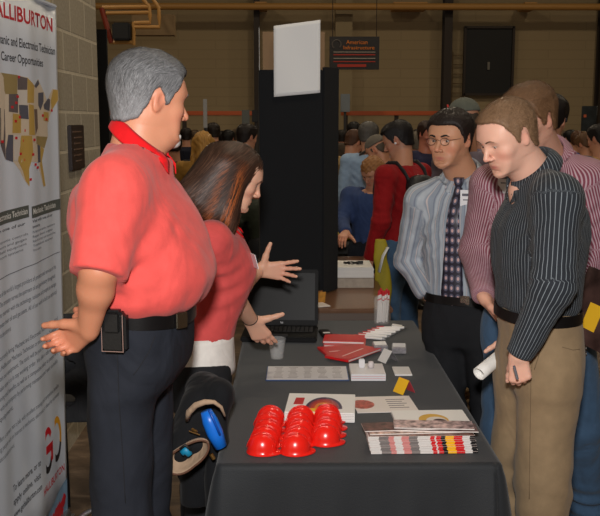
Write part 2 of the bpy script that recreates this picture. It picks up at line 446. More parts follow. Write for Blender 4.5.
def strands(V, F, N, n, L, wd, comb, lift=.002, seg=4, rs=0, jit=.12, sel=None):
    """ribbons of hair that follow the surface of the hair volume"""
    r = np.random.default_rng(rs); ids = r.integers(0, len(V), n) if sel is None else r.choice(sel, n); P = V[ids].copy(); NN = N[ids].copy()
    bv = BVHTree.FromPolygons(V.tolist(), F.tolist()); Ls = (L*r.uniform(.6, 1.2, n)/seg)[:, None]; J_ = r.normal(size=P.shape)*jit; vs = []; fl_ = r.uniform(.2, 1, n)[:, None]
    for j in range(seg+1):
        t = j/seg; D = comb(P, NN); D = D/np.maximum(np.linalg.norm(D, axis=1, keepdims=True), 1e-6)+J_; D = D-NN*(D*NN).sum(1, keepdims=True); D /= np.maximum(np.linalg.norm(D, axis=1, keepdims=True), 1e-6)
        S = np.cross(D, NN); S /= np.maximum(np.linalg.norm(S, axis=1, keepdims=True), 1e-6)
        c = P+NN*(lift*fl_*math.sin(t*pi*.8)+.0006*(1-t)); w_ = wd*(1-t*.75)*.5; vs += [c-S*w_, c+S*w_]
        if j < seg:
            Q = P+D*Ls
            for i in range(n):
                h = bv.find_nearest(Q[i])
                if h[0] is not None and (h[3] < .012): P[i] = h[0]; NN[i] = h[1]
                else: P[i] = Q[i]
            NN *= np.sign((NN*(NN)).sum(1, keepdims=True))
    VV = np.stack(vs, 1).reshape(-1, 3); base = (np.arange(n)*(2*(seg+1)))[:, None]
    FF = np.concatenate([base+np.array([2*j, 2*j+1, 2*j+3, 2*j+2]) for j in range(seg)])
    return VV, FF, np.repeat(r.uniform(0, 1, n), 2*(seg+1))
class Person:
    def __init__(s, label, xy, heading, hd, **P):
        s.P = P; s.loc = Vector((xy[0], xy[1], 0)); s.th = R(heading); s.M = Matrix.Rotation(s.th, 3, 'Z'); s.label = label; s.hd = hd
        s.fg = P.get('fg', True); s.parts = []
    def loc3(s, w): return A3(s.M.transposed() @ (Vector(w)-s.loc))      # world -> body space
    def world(s, p): return s.M @ Vector(p)+s.loc
    def add(s, name, me, m):
        o = link(name, me, m, s.root); s.parts.append(o); return o
def limb_pat(V, a, b, count):
    d = A3(b)-A3(a); d /= np.linalg.norm(d); u = np.cross(d, (0, 1, .01)); u /= np.linalg.norm(u); v = np.cross(d, u)
    q = V-A3(a); return np.stack([q@u, q@v, np.full(len(V), count)], 1)
def seg_dist(V, a, b):
    a = A3(a); b = A3(b); ba = b-a; h = np.clip(((V-a)@ba)/(ba@ba), 0, 1); return np.linalg.norm(V-a-h[:, None]*ba, axis=1)
def make_person(p):
    P = p.P; fg = p.fg; q = p.hd
    J = P['J']                         # joints in body space
    # ---- skin: head and neck, bare forearms and hands, the trunk and legs inside the clothes
    Mh = euler_np(*P.get('turn', (0, 0, 0))); hs = P.get('hs', 1.0)
    c = A3(J['head']); nb = A3(J['neck']); Vs, Fs, Cs = [], [], []; off = 0
    def push(V, F, C):
        nonlocal off
        Vs.append(V); Fs.append(F+off); Cs.append(C); off += len(V)
    hh = P.get('hh', .0028 if fg else .006)
    V, F, C = build_head(hh, Mh, c, (c+(nb-c)/hs, P.get('nr', .058)/hs), q)
    Vh = V.copy(); HF = F.copy(); push((Mh @ (V*hs).T).T+c, F, C)
    skin = A3(srgb(q['skin'])); fv = .0032 if fg else .007
    for s_ in ('R', 'L'):
        if s_+'h' in J and J.get(s_+'h') is not None:
            H = J[s_+'h']; e, w = A3(J[s_+'e']), A3(J[s_+'w'])
            bare = P.get('bare', 0)    # forearm bare?
            a0 = e if bare else e+(w-e)*.6
            lo = np.minimum.reduce([a0, w, w+A3(H['d'])/np.linalg.norm(H['d'])*.2])-.075-(.12 if not bare else .06)*0
            hi = np.maximum.reduce([a0, w, w+A3(H['d'])/np.linalg.norm(H['d'])*.2])+.075
            lo = np.minimum(lo, w-.13); hi = np.maximum(hi, w+.13)
            f = Fld(lo, hi, P.get('hv', fv)); fr = P.get('fr', (.047, .029))
            if bare:
                sh = A3(J[s_+'s']); f.cap(sh+(e-sh)*.45, e, fr[0]*1.12, fr[0]*1.0, k=.02)
                m_ = e+(w-e)*.33; f.cap(e, m_, fr[0], fr[0]*1.02, k=.02); f.cap(m_, w, fr[0]*.98, fr[1], k=.02, flat=(H['n'], .85))
            else: f.cap(a0, w, fr[1]*1.15, fr[1], k=.01, flat=(H['n'], .85))
            hk = {k_: H[k_] for k_ in H if k_ not in 'dnt'}
            hand_prims(f, w, H['d'], H['n'], H['t'], s=P.get('hds', 1.0), **hk)
            V, F = f.mesh(); V = smoothV(V, F, 1, .3)
            C = np.tile(skin*A3(P.get('armtint', (1, 1, 1))), (len(V), 1)); hc = w+A3(H['d'])/np.linalg.norm(H['d'])*.11
            wr = np.exp(-(((V-hc)**2).sum(1))/.05**2)[:, None]*.25; C = C*(1-wr)+A3(srgb((232, 140, 118)))*wr
            push(V, F, C)
    T = np.array(P['torso'], float); Ti = T.copy(); Ti[:, 1:4] *= .86
    lo = [-.36, -.36, -.0]; hi = [.36, .42, T[-1, 0]+.08]
    f = Fld((T[:, 4].min()-.34, T[:, 5].min()-.32, .02), (T[:, 4].max()+.34, T[:, 5].max()+.36, nb[2]+.05), .016 if fg else .024)
    f.loft(Ti, k=.0, capr=.05); f.cap(nb-A3((0, 0, .06)), nb, .07, .05, k=.03)
    for s_ in ('R', 'L'):
        sh, e, w = A3(J[s_+'s']), A3(J[s_+'e']), A3(J[s_+'w']); f.cap(sh, e, .05, .038, k=.03); f.cap(e, e+(w-e)*.9, .036, .024, k=.02)
        if s_+'hip' in J:
            hp, kn, an = A3(J[s_+'hip']), A3(J[s_+'k']), A3(J[s_+'a']); f.cap(hp, kn, .075, .05, k=.04); f.cap(kn, an, .05, .036, k=.02)
    V, F = f.mesh(); push(V, F, np.tile(skin, (len(V), 1)))
    me = np_mesh('person', np.concatenate(Vs), np.concatenate(Fs), cols={'col': np.concatenate(Cs)})
    root = link('person', me, attr_mat('skin', rough=.48, bump=.12, bscale=180, sss=.12)); p.root = root
    root.location = p.loc; root.rotation_euler = (0, 0, p.th); tag(root, p.label, 'person', P.get('group'))
    p.Mh = Mh; p.c = c; p.hs = hs; hbv = BVHTree.FromPolygons(Vh.tolist(), HF.tolist())
    # ---- eyes and brows
    if fg or P.get('eyes'):
        for s_ in (-1, 1):
            b = MB(); b.lathe([(0, .0118), (.0022, .0117), (.0023, .0117), (.0052, .0106), (.0053, .0105), (.009, .0076), (.0118, 0), (.009, -.0076), (0, -.0118)], n=16)
            b.bm.faces.ensure_lookup_table()
            for fc in b.bm.faces:
                z_ = fc.calc_center_median(); rr_ = math.hypot(z_.x, z_.y)
                fc.material_index = 0 if (z_.z < .0106-.0001) else (2 if rr_ < .0023 else 1)
            g_ = R(q.get('gaze', 0)); gp = R(q.get('gazep', 0))
            Md = Matrix.Rotation(g_, 4, 'Z') @ Matrix.Rotation(-pi/2-gp, 4, 'X')
            bmesh.ops.transform(b.bm, matrix=Md, verts=b.bm.verts)
            bmesh.ops.transform(b.bm, matrix=Matrix.LocRotScale(Vector(Mh @ (A3((s_*.0315, .0712, -.0015))*hs)+c), Matrix(Mh.tolist()).to_quaternion(), Vector((hs,)*3)), verts=b.bm.verts)
            o = b.build('eye', [mat('eye white', (178, 166, 158), .3), mat('iris brown', q.get('iris', (70, 45, 30)), .2), mat('pupil', (8, 8, 8), .1)], root, smooth=True)
            bc = q.get('brow', (60, 42, 32)); b = MB()
            pts = [(s_*.013, .0915, .0165), (s_*.024, .0905, .0205), (s_*.036, .0860, .0225), (s_*.047, .0775, .018)]
            pts = [(v_[0], (hbv.ray_cast(Vector((v_[0], .2, v_[2])), Vector((0, -1, 0)))[0] or Vector(v_)).y+.0005, v_[2]) for v_ in [pts[0], ((pts[0][0]+pts[1][0])/2, 0, .0190), pts[1], ((pts[2][0]+pts[1][0])/2, 0, .0222), pts[2], pts[3]]]
            b.tube([Vector(Mh @ (A3(v_)*hs)+c) for v_ in pts], [x_*q.get('browt', 1) for x_ in (.0026, .0034, .0036, .0034, .003, .0012)], n=8, flat=.8)
            b.build('eyebrow', mat('brow %d %d %d' % bc, bc, .8, bump=.5, bscale=300), root, smooth=True)
    # ---- hair
    hr = P.get('hair')
    if hr and hr.get('style', 'short') == 'short':
        V, F = build_hair(.0034 if fg else .006, hr); N = vnormals(V, F); tone = np.full(len(V), .35)
        if fg:
            def comb(Q, NN):
                x, y, z = Q.T; d = np.stack([x*6, -.6-y*0, np.where(z > .06, -.1, -1.0)], 1)
                if hr.get('fwd'): d = np.where((z > .06)[:, None], np.stack([x*1.5, np.full(len(x), .8), .1+0*x], 1), d)
                return d
            V2, F2, t2 = strands(V, F, N, hr.get('n', 5000), hr.get('L', .013), .0012, comb, lift=hr.get('lift', .0025), seg=3, rs=3)
            F = np.concatenate([F, F2+len(V)]); V = np.concatenate([V, V2]); tone = np.concatenate([tone, t2])
        c1, c2 = A3(srgb(hr['c1'])), A3(srgb(hr['c2'])); tone = tone*hr.get('tr', .6)+.2; 
        if hr.get('grey'):
            k_ = np.clip((.03-V[:, 2])/.08, 0, 1)*.5; tone = np.clip(tone*1.1-.1+k_*hr['grey'], 0, 1)
        C = c1+(c2-c1)*tone[:, None]
        me = np_mesh('hair', (Mh @ (V*hs).T).T+c, F, cols={'col': C}); p.hair = p.add('hair', me, attr_mat('hair', rough=.55, bump=.5, bscale=160, spec=.35, bdist=.004))
    # ---- shirt
    T = np.array(P['torso'], float); sv = P.get('sv', .0075 if fg else .014); slv = P.get('sleeve', 'long')
    pts = [A3(J[k_]) for k_ in ('Rs', 'Re', 'Rw', 'Ls', 'Le', 'Lw')]
    lo = np.minimum.reduce(pts+[A3((T[:, 4].min()-T[:, 1].max(), T[:, 5].min()-T[:, 3].max(), T[0, 0]))])-.11
    hi = np.maximum.reduce(pts+[A3((T[:, 4].max()+T[:, 1].max(), T[:, 5].max()+T[:, 2].max(), nb[2]))])+.11
    f = Fld(lo, hi, sv); f.loft(T, k=0, capr=.055, e=P.get('te', 2.3))
    sr = P.get('sr', (.066, .056, .047, .036)); ends = {}
    nbk = nb-A3((0, .0, .035))
    for s_ in ('R', 'L'):
        sh, e, w = A3(J[s_+'s']), A3(J[s_+'e']), A3(J[s_+'w'])
        f.cap(nbk, sh+A3((0, 0, .012)), .058*P.get('trap', 1), sr[0]*.93, k=.05)
        f2 = Fld(lo, hi, sv); f2.cap(sh, e, sr[0], sr[1], k=.0)
        if slv == 'long':
            f2.cap(e, e+(w-e)*.93, sr[1], sr[2]*.9, k=.03); ends[s_] = (w, e)
            we = e+(w-e)*.86; f2.cap(we, w-(w-e)*.02, sr[3]*1.02, sr[3]*.98, k=.012)
        else: ends[s_] = (sh+(e-sh)*P.get('slen', .72), sh)
        a_, b_ = ends[s_]; nn_ = (a_-b_)/np.linalg.norm(a_-b_); rad_ = .16 if slv != 'long' else .10
        def cutf(d, x, y, z):
            pl = (x-a_[0])*nn_[0]+(y-a_[1])*nn_[1]+(z-a_[2])*nn_[2]; near = np.sqrt((x-a_[0])**2+(y-a_[1])**2+(z-a_[2])**2) < rad_
            return np.where(near, np.maximum(d, pl), d)
        f2.all(cutf); k_ = P.get('sk', .035); A_, B_ = f.d, f2.d
        r_ = np.minimum(A_, B_); f.d = r_-np.maximum(k_-np.abs(A_-B_), 0)**2/(4*k_)
    amp = P.get('amp', .0055)
    tn = P.get('seed', 1)
    def post(d, x, y, z):
        d = d+amp*wrinkle(x, y, z, tn)*.5
        for s_ in ('R', 'L'):
            sh, e, w = A3(J[s_+'s']), A3(J[s_+'e']), A3(J[s_+'w'])
            # creases gathering around the elbow
            r2 = ((x-e[0])**2+(y-e[1])**2+(z-e[2])**2); ax = (w-sh)/np.linalg.norm(w-sh)
            t_ = (x-e[0])*ax[0]+(y-e[1])*ax[1]+(z-e[2])*ax[2]
            d = d+.004*np.sin(t_*150+(x-e[0])*40)*np.exp(-r2/.075**2)*(slv == 'long')*(sv < .01)
            r2 = ((x-sh[0]*.8)**2+(y-sh[1])**2+(z-sh[2]+.13)**2); d = d+.005*np.sin((z+abs(1)*x*.9)*95)*np.exp(-r2/.1**2)*P.get('armfold', 1)
        # blousing above the waistband
        zb = T[0, 0]; d = d+.004*np.sin(np.arctan2(x, y+1e-6)*13)*np.exp(-((z-zb)/.09)**2)*P.get('blouse', 1)
        return d
    f.all(post)
    # neck opening
    hn = A3(c)-nb; hn /= np.linalg.norm(hn)
    def nc(d, x, y, z):
        pl = (x-nb[0])*hn[0]+(y-nb[1])*hn[1]+(z-nb[2])*hn[2]+.004; r_ = np.sqrt((x-nb[0])**2+(y-nb[1])**2+(z-nb[2])**2)
        return np.where(r_ < .095, np.maximum(d, pl), d)
    f.all(nc)
    for fn in P.get('shirt_extra', ()): fn(f)
    V, F = f.mesh(); V = smoothV(V, F, 2, .4)
    pat = None
    zz = np.clip(V[:, 2], T[0, 0], T[-1, 0]); wI = np.interp(zz, T[:, 0], T[:, 1]); dI = np.interp(zz, T[:, 0], (T[:, 2]+T[:, 3])/2); cx = np.interp(zz, T[:, 0], T[:, 4]); cy = np.interp(zz, T[:, 0], T[:, 5])
    cm = T[:, 1].max(); pat = np.stack([(V[:, 0]-cx)/cm, (V[:, 1]-cy)/(dI.max()*1.15), np.ones(len(V))], 1)
    dl = {}
    for s_ in ('R', 'L'):
        sh, e, w = A3(J[s_+'s']), A3(J[s_+'e']), A3(J[s_+'w'])
        sg = 1 if s_ == 'R' else -1
        d1 = np.minimum(seg_dist(V, sh+(e-sh)*.12, e), seg_dist(V, e, w)); lat = sg*(V[:, 0]-cx-sh[0]+cx*0)
        m1 = (d1 < sr[0]*1.25) & ((sg*(V[:, 0]-sh[0]) > -.035) | (seg_dist(V, e, w) < sr[1]*1.3) | (seg_dist(V, sh+(e-sh)*.4, e) < sr[1]*1.15))
        up = seg_dist(V, sh, e) < seg_dist(V, e, w)
        pu = limb_pat(V, sh, e, P.get('scount', .33)); pl_ = limb_pat(V, e, w, P.get('scount', .33))
        pp = np.where(up[:, None], pu, pl_); pat = np.where(m1[:, None], pp, pat)
    me = np_mesh('shirt', V, F, attrs={'pat': pat}); p.shirt = p.add(P.get('topname', 'shirt'), me, P['shirt'])
    p.bvh = BVHTree.FromPolygons([tuple(v) for v in V], [tuple(int(i) for i in q_) for q_ in F])
    # cuffs
    if slv == 'long' and fg:
        for s_ in ('R', 'L'):
            if J.get(s_+'h') is None: continue
            e, w = A3(J[s_+'e']), A3(J[s_+'w']); n_ = (w-e)/np.linalg.norm(w-e)
            b = MB(); b.tube([Vector(w-n_*.062), Vector(w-n_*.058), Vector(w-n_*.004), Vector(w)], [sr[3]*1.0, sr[3]*1.1, sr[3]*1.08, sr[3]*.9], n=24)
            o = b.build('cuff', P['shirt'], root, smooth=True); V_ = np.array([v.co[:] for v in o.data.vertices])
            at = o.data.attributes.new('pat', 'FLOAT_VECTOR', 'POINT'); at.data.foreach_set('vector', limb_pat(V_, e, w, P.get('scount', .33)).astype(np.float32).ravel())
    # ---- trousers
    if 'Rhip' in J:
        lr = P.get('lr', (.098, .075, .062)); hp = np.array(P['hips'], float)
        zb = hp[:, 0].max(); allp = [A3(J[k_]) for k_ in ('Rhip', 'Rk', 'Ra', 'Lhip', 'Lk', 'La')]
        lo = np.minimum.reduce(allp+[A3((hp[:, 4].min()-hp[:, 1].max(), hp[:, 5].min()-hp[:, 3].max(), 9))])-.13; hi = np.maximum.reduce(allp+[A3((hp[:, 4].max()+hp[:, 1].max(), hp[:, 5].max()+hp[:, 2].max(), zb))])+.10
        lo[2] = max(lo[2], .01)
        f = Fld(lo, hi, P.get('tv', .010 if fg else .018)); f.loft(hp, k=0, capr=.02, e=2.3)
        for s_ in ('R', 'L'):
            a, k_, n_ = A3(J[s_+'hip']), A3(J[s_+'k']), A3(J[s_+'a'])
            f.cap(a, k_, lr[0], lr[1], k=.035); f.cap(k_, n_, lr[1], lr[2], k=.03); f.cap(n_, n_-A3((0, -.01, .03)), lr[2]*1.05, lr[2]*1.05, k=.02)
        def tp(d, x, y, z):
            d = d+.006*wrinkle(x, y, z, tn+50, .8)*(1+.6*np.exp(-((z-.5)/.12)**2))
            for s_ in ('R', 'L'):
                k_ = A3(J[s_+'k']); r2 = (x-k_[0])**2+(y-k_[1])**2+(z-k_[2])**2; d = d+.005*np.sin((z+.4*x-.3*y)*70)*np.exp(-r2/.11**2)
                a_ = A3(J[s_+'a']); d = d+.007*np.sin((z+.25*y)*85)*np.exp(-((z-a_[2]-.05)/.09)**2)
            return d
        f.all(tp); f.all(lambda d, x, y, z: np.maximum(d, (z-zb)+0*x))
        V, F = f.mesh(); V = smoothV(V, F, 2, .4)
        me = np_mesh('trousers', V, F); p.tr = p.add(P.get('botname', 'trousers'), me, P['trousers'])
        p.tbvh = BVHTree.FromPolygons([tuple(v) for v in V], [tuple(int(i) for i in q_) for q_ in F])
        for s_ in ('R', 'L'):
            a = A3(J[s_+'a']); fd = A3(P.get('toe', (0, 1, 0))); fd /= np.linalg.norm(fd)
            f = Fld(A3((a[0]-.2, a[1]-.2, -.01)), A3((a[0]+.24, a[1]+.24, .16)), .009 if fg else .018)
            base = A3((a[0], a[1], 0)); f.cap(base-fd*.045+A3((0, 0, .045)), base+fd*.08+A3((0, 0, .040)), .038, .042, k=0); f.cap(base+fd*.08+A3((0, 0, .035)), base+fd*.165+A3((0, 0, .026)), .042, .026, k=.03)
            f.cap(base+A3((0, 0, .05)), base+A3((0, 0, .12)), .042, .04, k=.03)
            f.all(lambda d, x, y, z: np.maximum(d, -(z-.002)+0*x)); V, F = f.mesh(); V[:, 2] = np.maximum(V[:, 2], .0)
            p.add('shoe', np_mesh('shoe', V, F), P.get('shoe', mat('black shoe leather', (22, 20, 20), .35)))
    return p
def surf(p, pt, d, bvh=None, off=.002):
    """nearest hit of a ray in body space on the shirt"""
    h = (bvh or p.bvh).ray_cast(Vector(pt), Vector(d).normalized())
    if h[0] is None: return Vector(pt)+Vector(d).normalized()*.1, Vector((0, 0, 1))
    n = h[1] if h[1].dot(Vector(d)) < 0 else -h[1]
    return h[0]+n*off, n
def ring_belt(p, z, hgt, m, name='belt', tilt=0, off=.004, thick=.004, cx=0, cy=0, bvh=None, n=64):
    b = MB(); P_ = []
    for i in range(n):
        a = 2*pi*i/n; d = Vector((sin(a), cos(a), 0)); zc = z+tilt*cos(a); o = Vector((cx, cy, zc))
        best = 0
        for bv in ([bvh] if bvh else [p.bvh, p.tbvh]):
            h = bv.ray_cast(o+d*.6, -d)
            if h[0] is not None: best = max(best, (h[0]-o).length)
        P_.append((o, d, best))
    rad = [x[2] for x in P_]; rad = [sum(rad[(i+j) % n] for j in range(-3, 4))/7+off for i in range(n)]
    prof = [(-.5, 0), (-.5, thick), (.5, thick), (.5, 0)]
    rings = [[b.bm.verts.new(o+d*(r_+t_)+Vector((0, 0, h_*hgt))) for h_, t_ in prof] for (o, d, _), r_ in zip(P_, rad)]
    for i in range(n):
        for j in range(4):
            b.bm.faces.new((rings[i][j], rings[(i+1) % n][j], rings[(i+1) % n][(j+1) % 4], rings[i][(j+1) % 4]))
    o = b.build(name, m, p.root, smooth='auto'); return P_, rad
def collar(p, m, r=.066, hgt=.04, drop=.045, tilt=None, gap=.35, stand=.0, open_=0, pt=.03, name='collar', flare=.03, pat=False, tf=.12):
    """fold-over shirt collar around the neck"""
    J = p.P['J']; nb = A3(J['neck']); ax = A3(p.c)-nb; ax /= np.linalg.norm(ax); ax = ax*.7+A3((0, tf, .3)); ax /= np.linalg.norm(ax)
    fy = A3((0, 1, 0)); fy = fy-ax*(fy@ax); fy /= np.linalg.norm(fy); rx = np.cross(fy, ax); base = nb+ax*.004
    b = MB(); n = 48
    def P3(a, rr, z): return Vector(base+rx*sin(a)*rr+fy*cos(a)*rr*1.06+ax*z)
    def fn(u, v):
        a = gap*.5+(2*pi-gap)*u; fr = max(0, cos(a)); bk = max(0, -cos(a)); near = max(0, 1-min(u, 1-u)*9)
        zt = hgt*(.72+.35*bk)-.012*fr
        if v < .35: t = v/.35; return P3(a, r*(1.08-.06*t), stand-.01+zt*t)
        t = (v-.35)/.65; dd = (drop+pt*near)
        return P3(a-(.10*near*t if u > .5 else -.10*near*t), r*1.03+flare*t**.8+.004*math.sin(t*pi), stand-.01+zt-dd*t)
    b.grid(fn, n, 12)
    for v in b.bm.verts:                      # lie on the shirt, never inside it
        h = p.bvh.find_nearest(v.co)
        if h[0] is not None and h[3] < .05:
            nn = h[1]; dd = (v.co-h[0]).dot(nn)
            if dd < .005: v.co = h[0]+nn*.005
    o = b.build(name, m, p.root, smooth=True, solid=.003)
    if pat:
        V_ = np.array([v.co[:] for v in o.data.vertices]); at = o.data.attributes.new('pat', 'FLOAT_VECTOR', 'POINT')
        at.data.foreach_set('vector', np.stack([V_[:, 0]-nb[0], V_[:, 1]-nb[1], np.full(len(V_), .45)], 1).astype(np.float32).ravel())
    return o
def std_joints(s=1.0, lean=0, sw=.185):
    J = {'neck': (0, -.015+lean*.9, 1.485*s), 'head': (0, .01+lean*1.15, 1.655*s),
         'Rs': (sw, -.02+lean*.8, 1.42*s), 'Ls': (-sw, -.02+lean*.8, 1.42*s),
         'Re': (sw+.06, -.04+lean*.6, 1.13*s), 'Le': (-sw-.06, -.04+lean*.6, 1.13*s),
         'Rw': (sw+.05, .06+lean*.5, .88*s), 'Lw': (-sw-.05, .06+lean*.5, .88*s),
         'Rhip': (.085, 0, .90*s), 'Lhip': (-.085, 0, .90*s), 'Rk': (.095, .01, .50*s), 'Lk': (-.095, .01, .50*s), 'Ra': (.10, -.02, .09), 'La': (-.10, -.02, .09)}
    return J
def std_torso(s=1.0, w=1.0, d=1.0, lean=0):
    # z, halfwidth, front, back, cx, cy
    return [(.93*s, .158*w, .105*d, .115*d, 0, 0), (1.02*s, .155*w, .11*d, .10*d, 0, lean*.1), (1.12*s, .158*w, .115*d, .10*d, 0, lean*.25), (1.24*s, .175*w, .12*d, .11*d, 0, lean*.45), (1.34*s, .188*w, .118*d, .118*d, 0, lean*.62), (1.42*s, .185*w, .10*d, .115*d, 0, lean*.78-.005), (1.475*s, .13*w, .07*d, .09*d, 0, lean*.87-.012)]
def std_hips(s=1.0, w=1.0, d=1.0):
    return [(.80*s, .165*w, .085*d, .10*d, 0, 0), (.88*s, .172*w, .10*d, .125*d, 0, 0), (.95*s, .166*w, .108*d, .12*d, 0, 0), (1.01*s, .158*w, .112*d, .105*d, 0, 0)]
HANG = dict(d=(0, .25, -1), n=(-1, 0, 0), t=(0, 1, .2), curl=(24, 28, 32, 36), spread=1)
def hang(side, fwd=.15):
    sg = -1 if side == 'R' else 1
    return dict(d=(0, fwd, -1), n=(sg, .1, 0), t=(sg*.2, 1, .1), curl=(22, 26, 30, 34), spread=1)
# ---------------------------------------------------------------- the five people at the table
SKIN = (214, 160, 130)
def nT(t, d, side):
    t, d = Vector(t), Vector(d); n = t.cross(d) if side == 'R' else d.cross(t); return n
def wd(p, v): return A3(p.M.transposed() @ Vector(v))
def hand(p, side, d, t, **k):
    n = nT(t, d, side); return dict(d=wd(p, d), n=wd(p, n), t=wd(p, t), **k)
polo = cloth('coral red knit', (216, 82, 77), fold=.55, fscale=5, weave=.25, sheen=.1)
polo2 = cloth('muted red knit', (204, 80, 78), fold=.5, fscale=7, weave=.25, sheen=.1)
navy = cloth('charcoal navy twill', (33, 36, 44), fold=.6, fscale=6, weave=.2, sheen=.0)
blackt = cloth('black trouser cloth', (33, 34, 37), fold=.45, fscale=6, weave=.2, sheen=.0)
khaki = cloth('khaki twill', (142, 120, 92), fold=.45, fscale=6, weave=.2, sheen=.1)
denim = cloth('blue denim', (66, 92, 120), fold=.5, fscale=8, weave=.4, sheen=.1)
M_tie_shirt = cloth('grey striped shirting', (146, 156, 168), fold=.5, fscale=8, stripes=(30, [(.5, .16, (176, 184, 192)), (.22, .035, (196, 186, 184)), (.80, .04, (122, 130, 146))]))
M_red_shirt = cloth('maroon striped shirting', (130, 70, 84), fold=.5, fscale=8, stripes=(150, [(.5, .21, (188, 162, 170))]))
M_pin_shirt = cloth('charcoal pinstripe shirting', (42, 46, 52), fold=.5, fscale=8, stripes=(96, [(.5, .07, (132, 140, 146))]))
bblack = mat('black belt leather', (16, 15, 16), .3, bump=.1)
steel = mat('brushed buckle metal', (190, 186, 175), .25, metal=1)
# --- heavy grey-haired man in the red polo
SK_ = 0
p = Person('heavyset grey-haired person in coral red polo standing beside the banner, hands behind back', (-.38, 2.30), -100,
           dict(skin=(205, 142, 112), brow=(90, 84, 80), stubble=0, nose=1.1, chin=1.1, double=1, fw=1.08, gaze=-5, gazep=15, lip=(170, 96, 84)))
J = std_joints(1.05)
J['head'] = p.loc3(W(149, 99, 2.32)); J['neck'] = p.loc3(W(137, 148, 2.31))
J['Rs'] = p.loc3(W(115, 191, 2.12)); J['Re'] = p.loc3(W(99, 270, 2.03)); J['Rw'] = p.loc3(W(89, 328, 2.08))
J['Ls'] = p.loc3(W(137, 180, 2.50)); J['Le'] = p.loc3(W(120, 268, 2.58)); J['Lw'] = p.loc3(W(116, 318, 2.42))
J['Rh'] = hand(p, 'R', (-.66, .50, -.45), (-.3, .1, .95), curl=(38, 42, 46, 50), spread=1, thumb=(.75, .45, .4))
J['Lh'] = hand(p, 'L', (-.95, -.1, .0), (-.1, .3, .9), curl=(34, 40, 44, 50), spread=2)
J.update(Rhip=(.10, -.028, 1.02), Lhip=(-.10, -.036, 1.02), Rk=(.105, -.04, .56), Lk=(-.11, -.055, .56), Ra=(.12, -.05, .10), La=(-.13, .02, .10))
p.P.update(J=J, turn=(42, 7, 0), hs=.965, nr=.062, bare=1, fr=(.041, .028), hds=.92, armtint=(.80, .74, .70), sleeve='short', slen=1.08, sr=(.076, .068, .05, .04), trap=1.3,
    torso=[(1.20, .176, .112, .112, 0, 0), (1.23, .19, .145, .118, 0, 0), (1.265, .205, .170, .128, 0, 0), (1.31, .212, .186, .138, 0, 0), (1.37, .212, .172, .155, 0, 0), (1.455, .212, .142, .166, 0, -.003), (1.53, .19, .10, .145, 0, -.008), (1.59, .12, .065, .085, 0, -.012)],
    hips=[(1.02, .170, .085, .110, 0, -.005), (1.08, .184, .112, .138, 0, 0), (1.17, .184, .120, .135, 0, 0), (1.24, .178, .125, .118, 0, 0)], lr=(.082, .076, .076),
    shirt=polo, trousers=navy, hair=dict(c1=(26, 26, 28), c2=(138, 138, 140), grey=.9, t=.007, top=.008, L=.018, n=9000, tr=.8), topname='polo_shirt', amp=.006, seed=4, toe=(0, 1, 0), blouse=.6)
man = make_person(p); pman = p
# goatee
f = Fld((-.05, .02, -.135), (.05, .12, -.06), .003); f.ell((0, .078, -.104), (.023, .021, .017), k=0); f.cap((-.024, .084, -.088), (-.014, .078, -.108), .006, k=.01); f.cap((.024, .084, -.088), (.014, .078, -.108), .006, k=.01)
V, F = f.mesh(); p.add('goatee', np_mesh('goatee', (p.Mh @ (V*p.hs).T).T+p.c, F), mat('grey beard', (186, 182, 178), .8, bump=.8, bscale=500))
collar_red = cloth('bright red collar knit', (214, 22, 28), fold=.2, weave=.3)
collar(p, collar_red, r=.068, hgt=.036, drop=.040, gap=.5, flare=.012, stand=.020, tf=.42, pt=.02)
ring_belt(p, 1.222, .036, bblack, tilt=-.012, off=.002)
h, n = surf(p, (.6, -.03, 1.175), (-1, 0, 0), off=.001)
P0 = p.loc3(W(115, 324, 2.1)); 
b = MB(); b.box((0, 0, 0), (.036, .062, .098), bev=.009, seg=3); b.box((.021, 0, .026), (.008, .040, .050), bev=.004); b.box((.0, 0, .049), (.034, .040, .012), bev=.005)
xx = surf(p, (.6, P0[1], 1.22), (-1, 0, 0), p.tbvh)[0].x+.024
o = b.build('phone_holster', mat('black holster leather', (20, 20, 21), .38, bump=.25, bscale=150), p.root, smooth='auto'); o.location = (xx, P0[1], 1.205); o['label'] = 'black leather phone holster clipped on the belt'
b = MB(); [b.tube([(.019, y_, -.045), (.019, y_, .045)], .0008, n=6) for y_ in (-.026, .026)]; b.tube([(.019, -.026, -.044), (.019, .026, -.044)], .0008, n=6)
s2 = b.build('stitching', mat('pale stitching', (150, 120, 110), .8), o)
for a_, r_ in ((.0, 0), ):
    hh_, nn = surf(p, (.09, .6, 1.21), (0, -1, 0), p.tbvh)
b = MB(); b.box((0, 0, 0), (.036, .006, .040), bev=.002); o = b.build('buckle', steel, p.root, smooth='auto'); o.location = (hh_.x, hh_.y+.012, 1.212); o.rotation_euler = (0, 0, R(-32))
# --- woman in the red polo with long brown hair
p = Person('person with long brown hair and red polo gesturing with open hands over the table', (-.315, 3.05), -82,
           dict(skin=(222, 172, 146), brow=(80, 52, 38), nose=.85, chin=.85, fw=.92, down=1, gaze=0, gazep=20, lip=(196, 96, 92)))
J = std_joints(.92)
J['head'] = p.loc3(W(236, 177, 3.03)); J['neck'] = p.loc3(W(217, 220, 3.04))
J['Rs'] = p.loc3(W(211, 243, 2.89)); J['Re'] = p.loc3(W(225, 286, 3.03)); J['Rw'] = p.loc3(W(251, 320, 3.27))
J['Ls'] = p.loc3(W(222, 242, 3.20)); J['Le'] = p.loc3(W(232, 292, 3.34)); J['Lw'] = p.loc3(W(259, 270, 3.52))
J['Rh'] = hand(p, 'R', W(271, 351, 3.33)-W(251, 320, 3.27), (.9, -.1, .5), curl=(10, 14, 18, 20), spread=2, thumb=(.35, .95, .1), tcurl=-5)
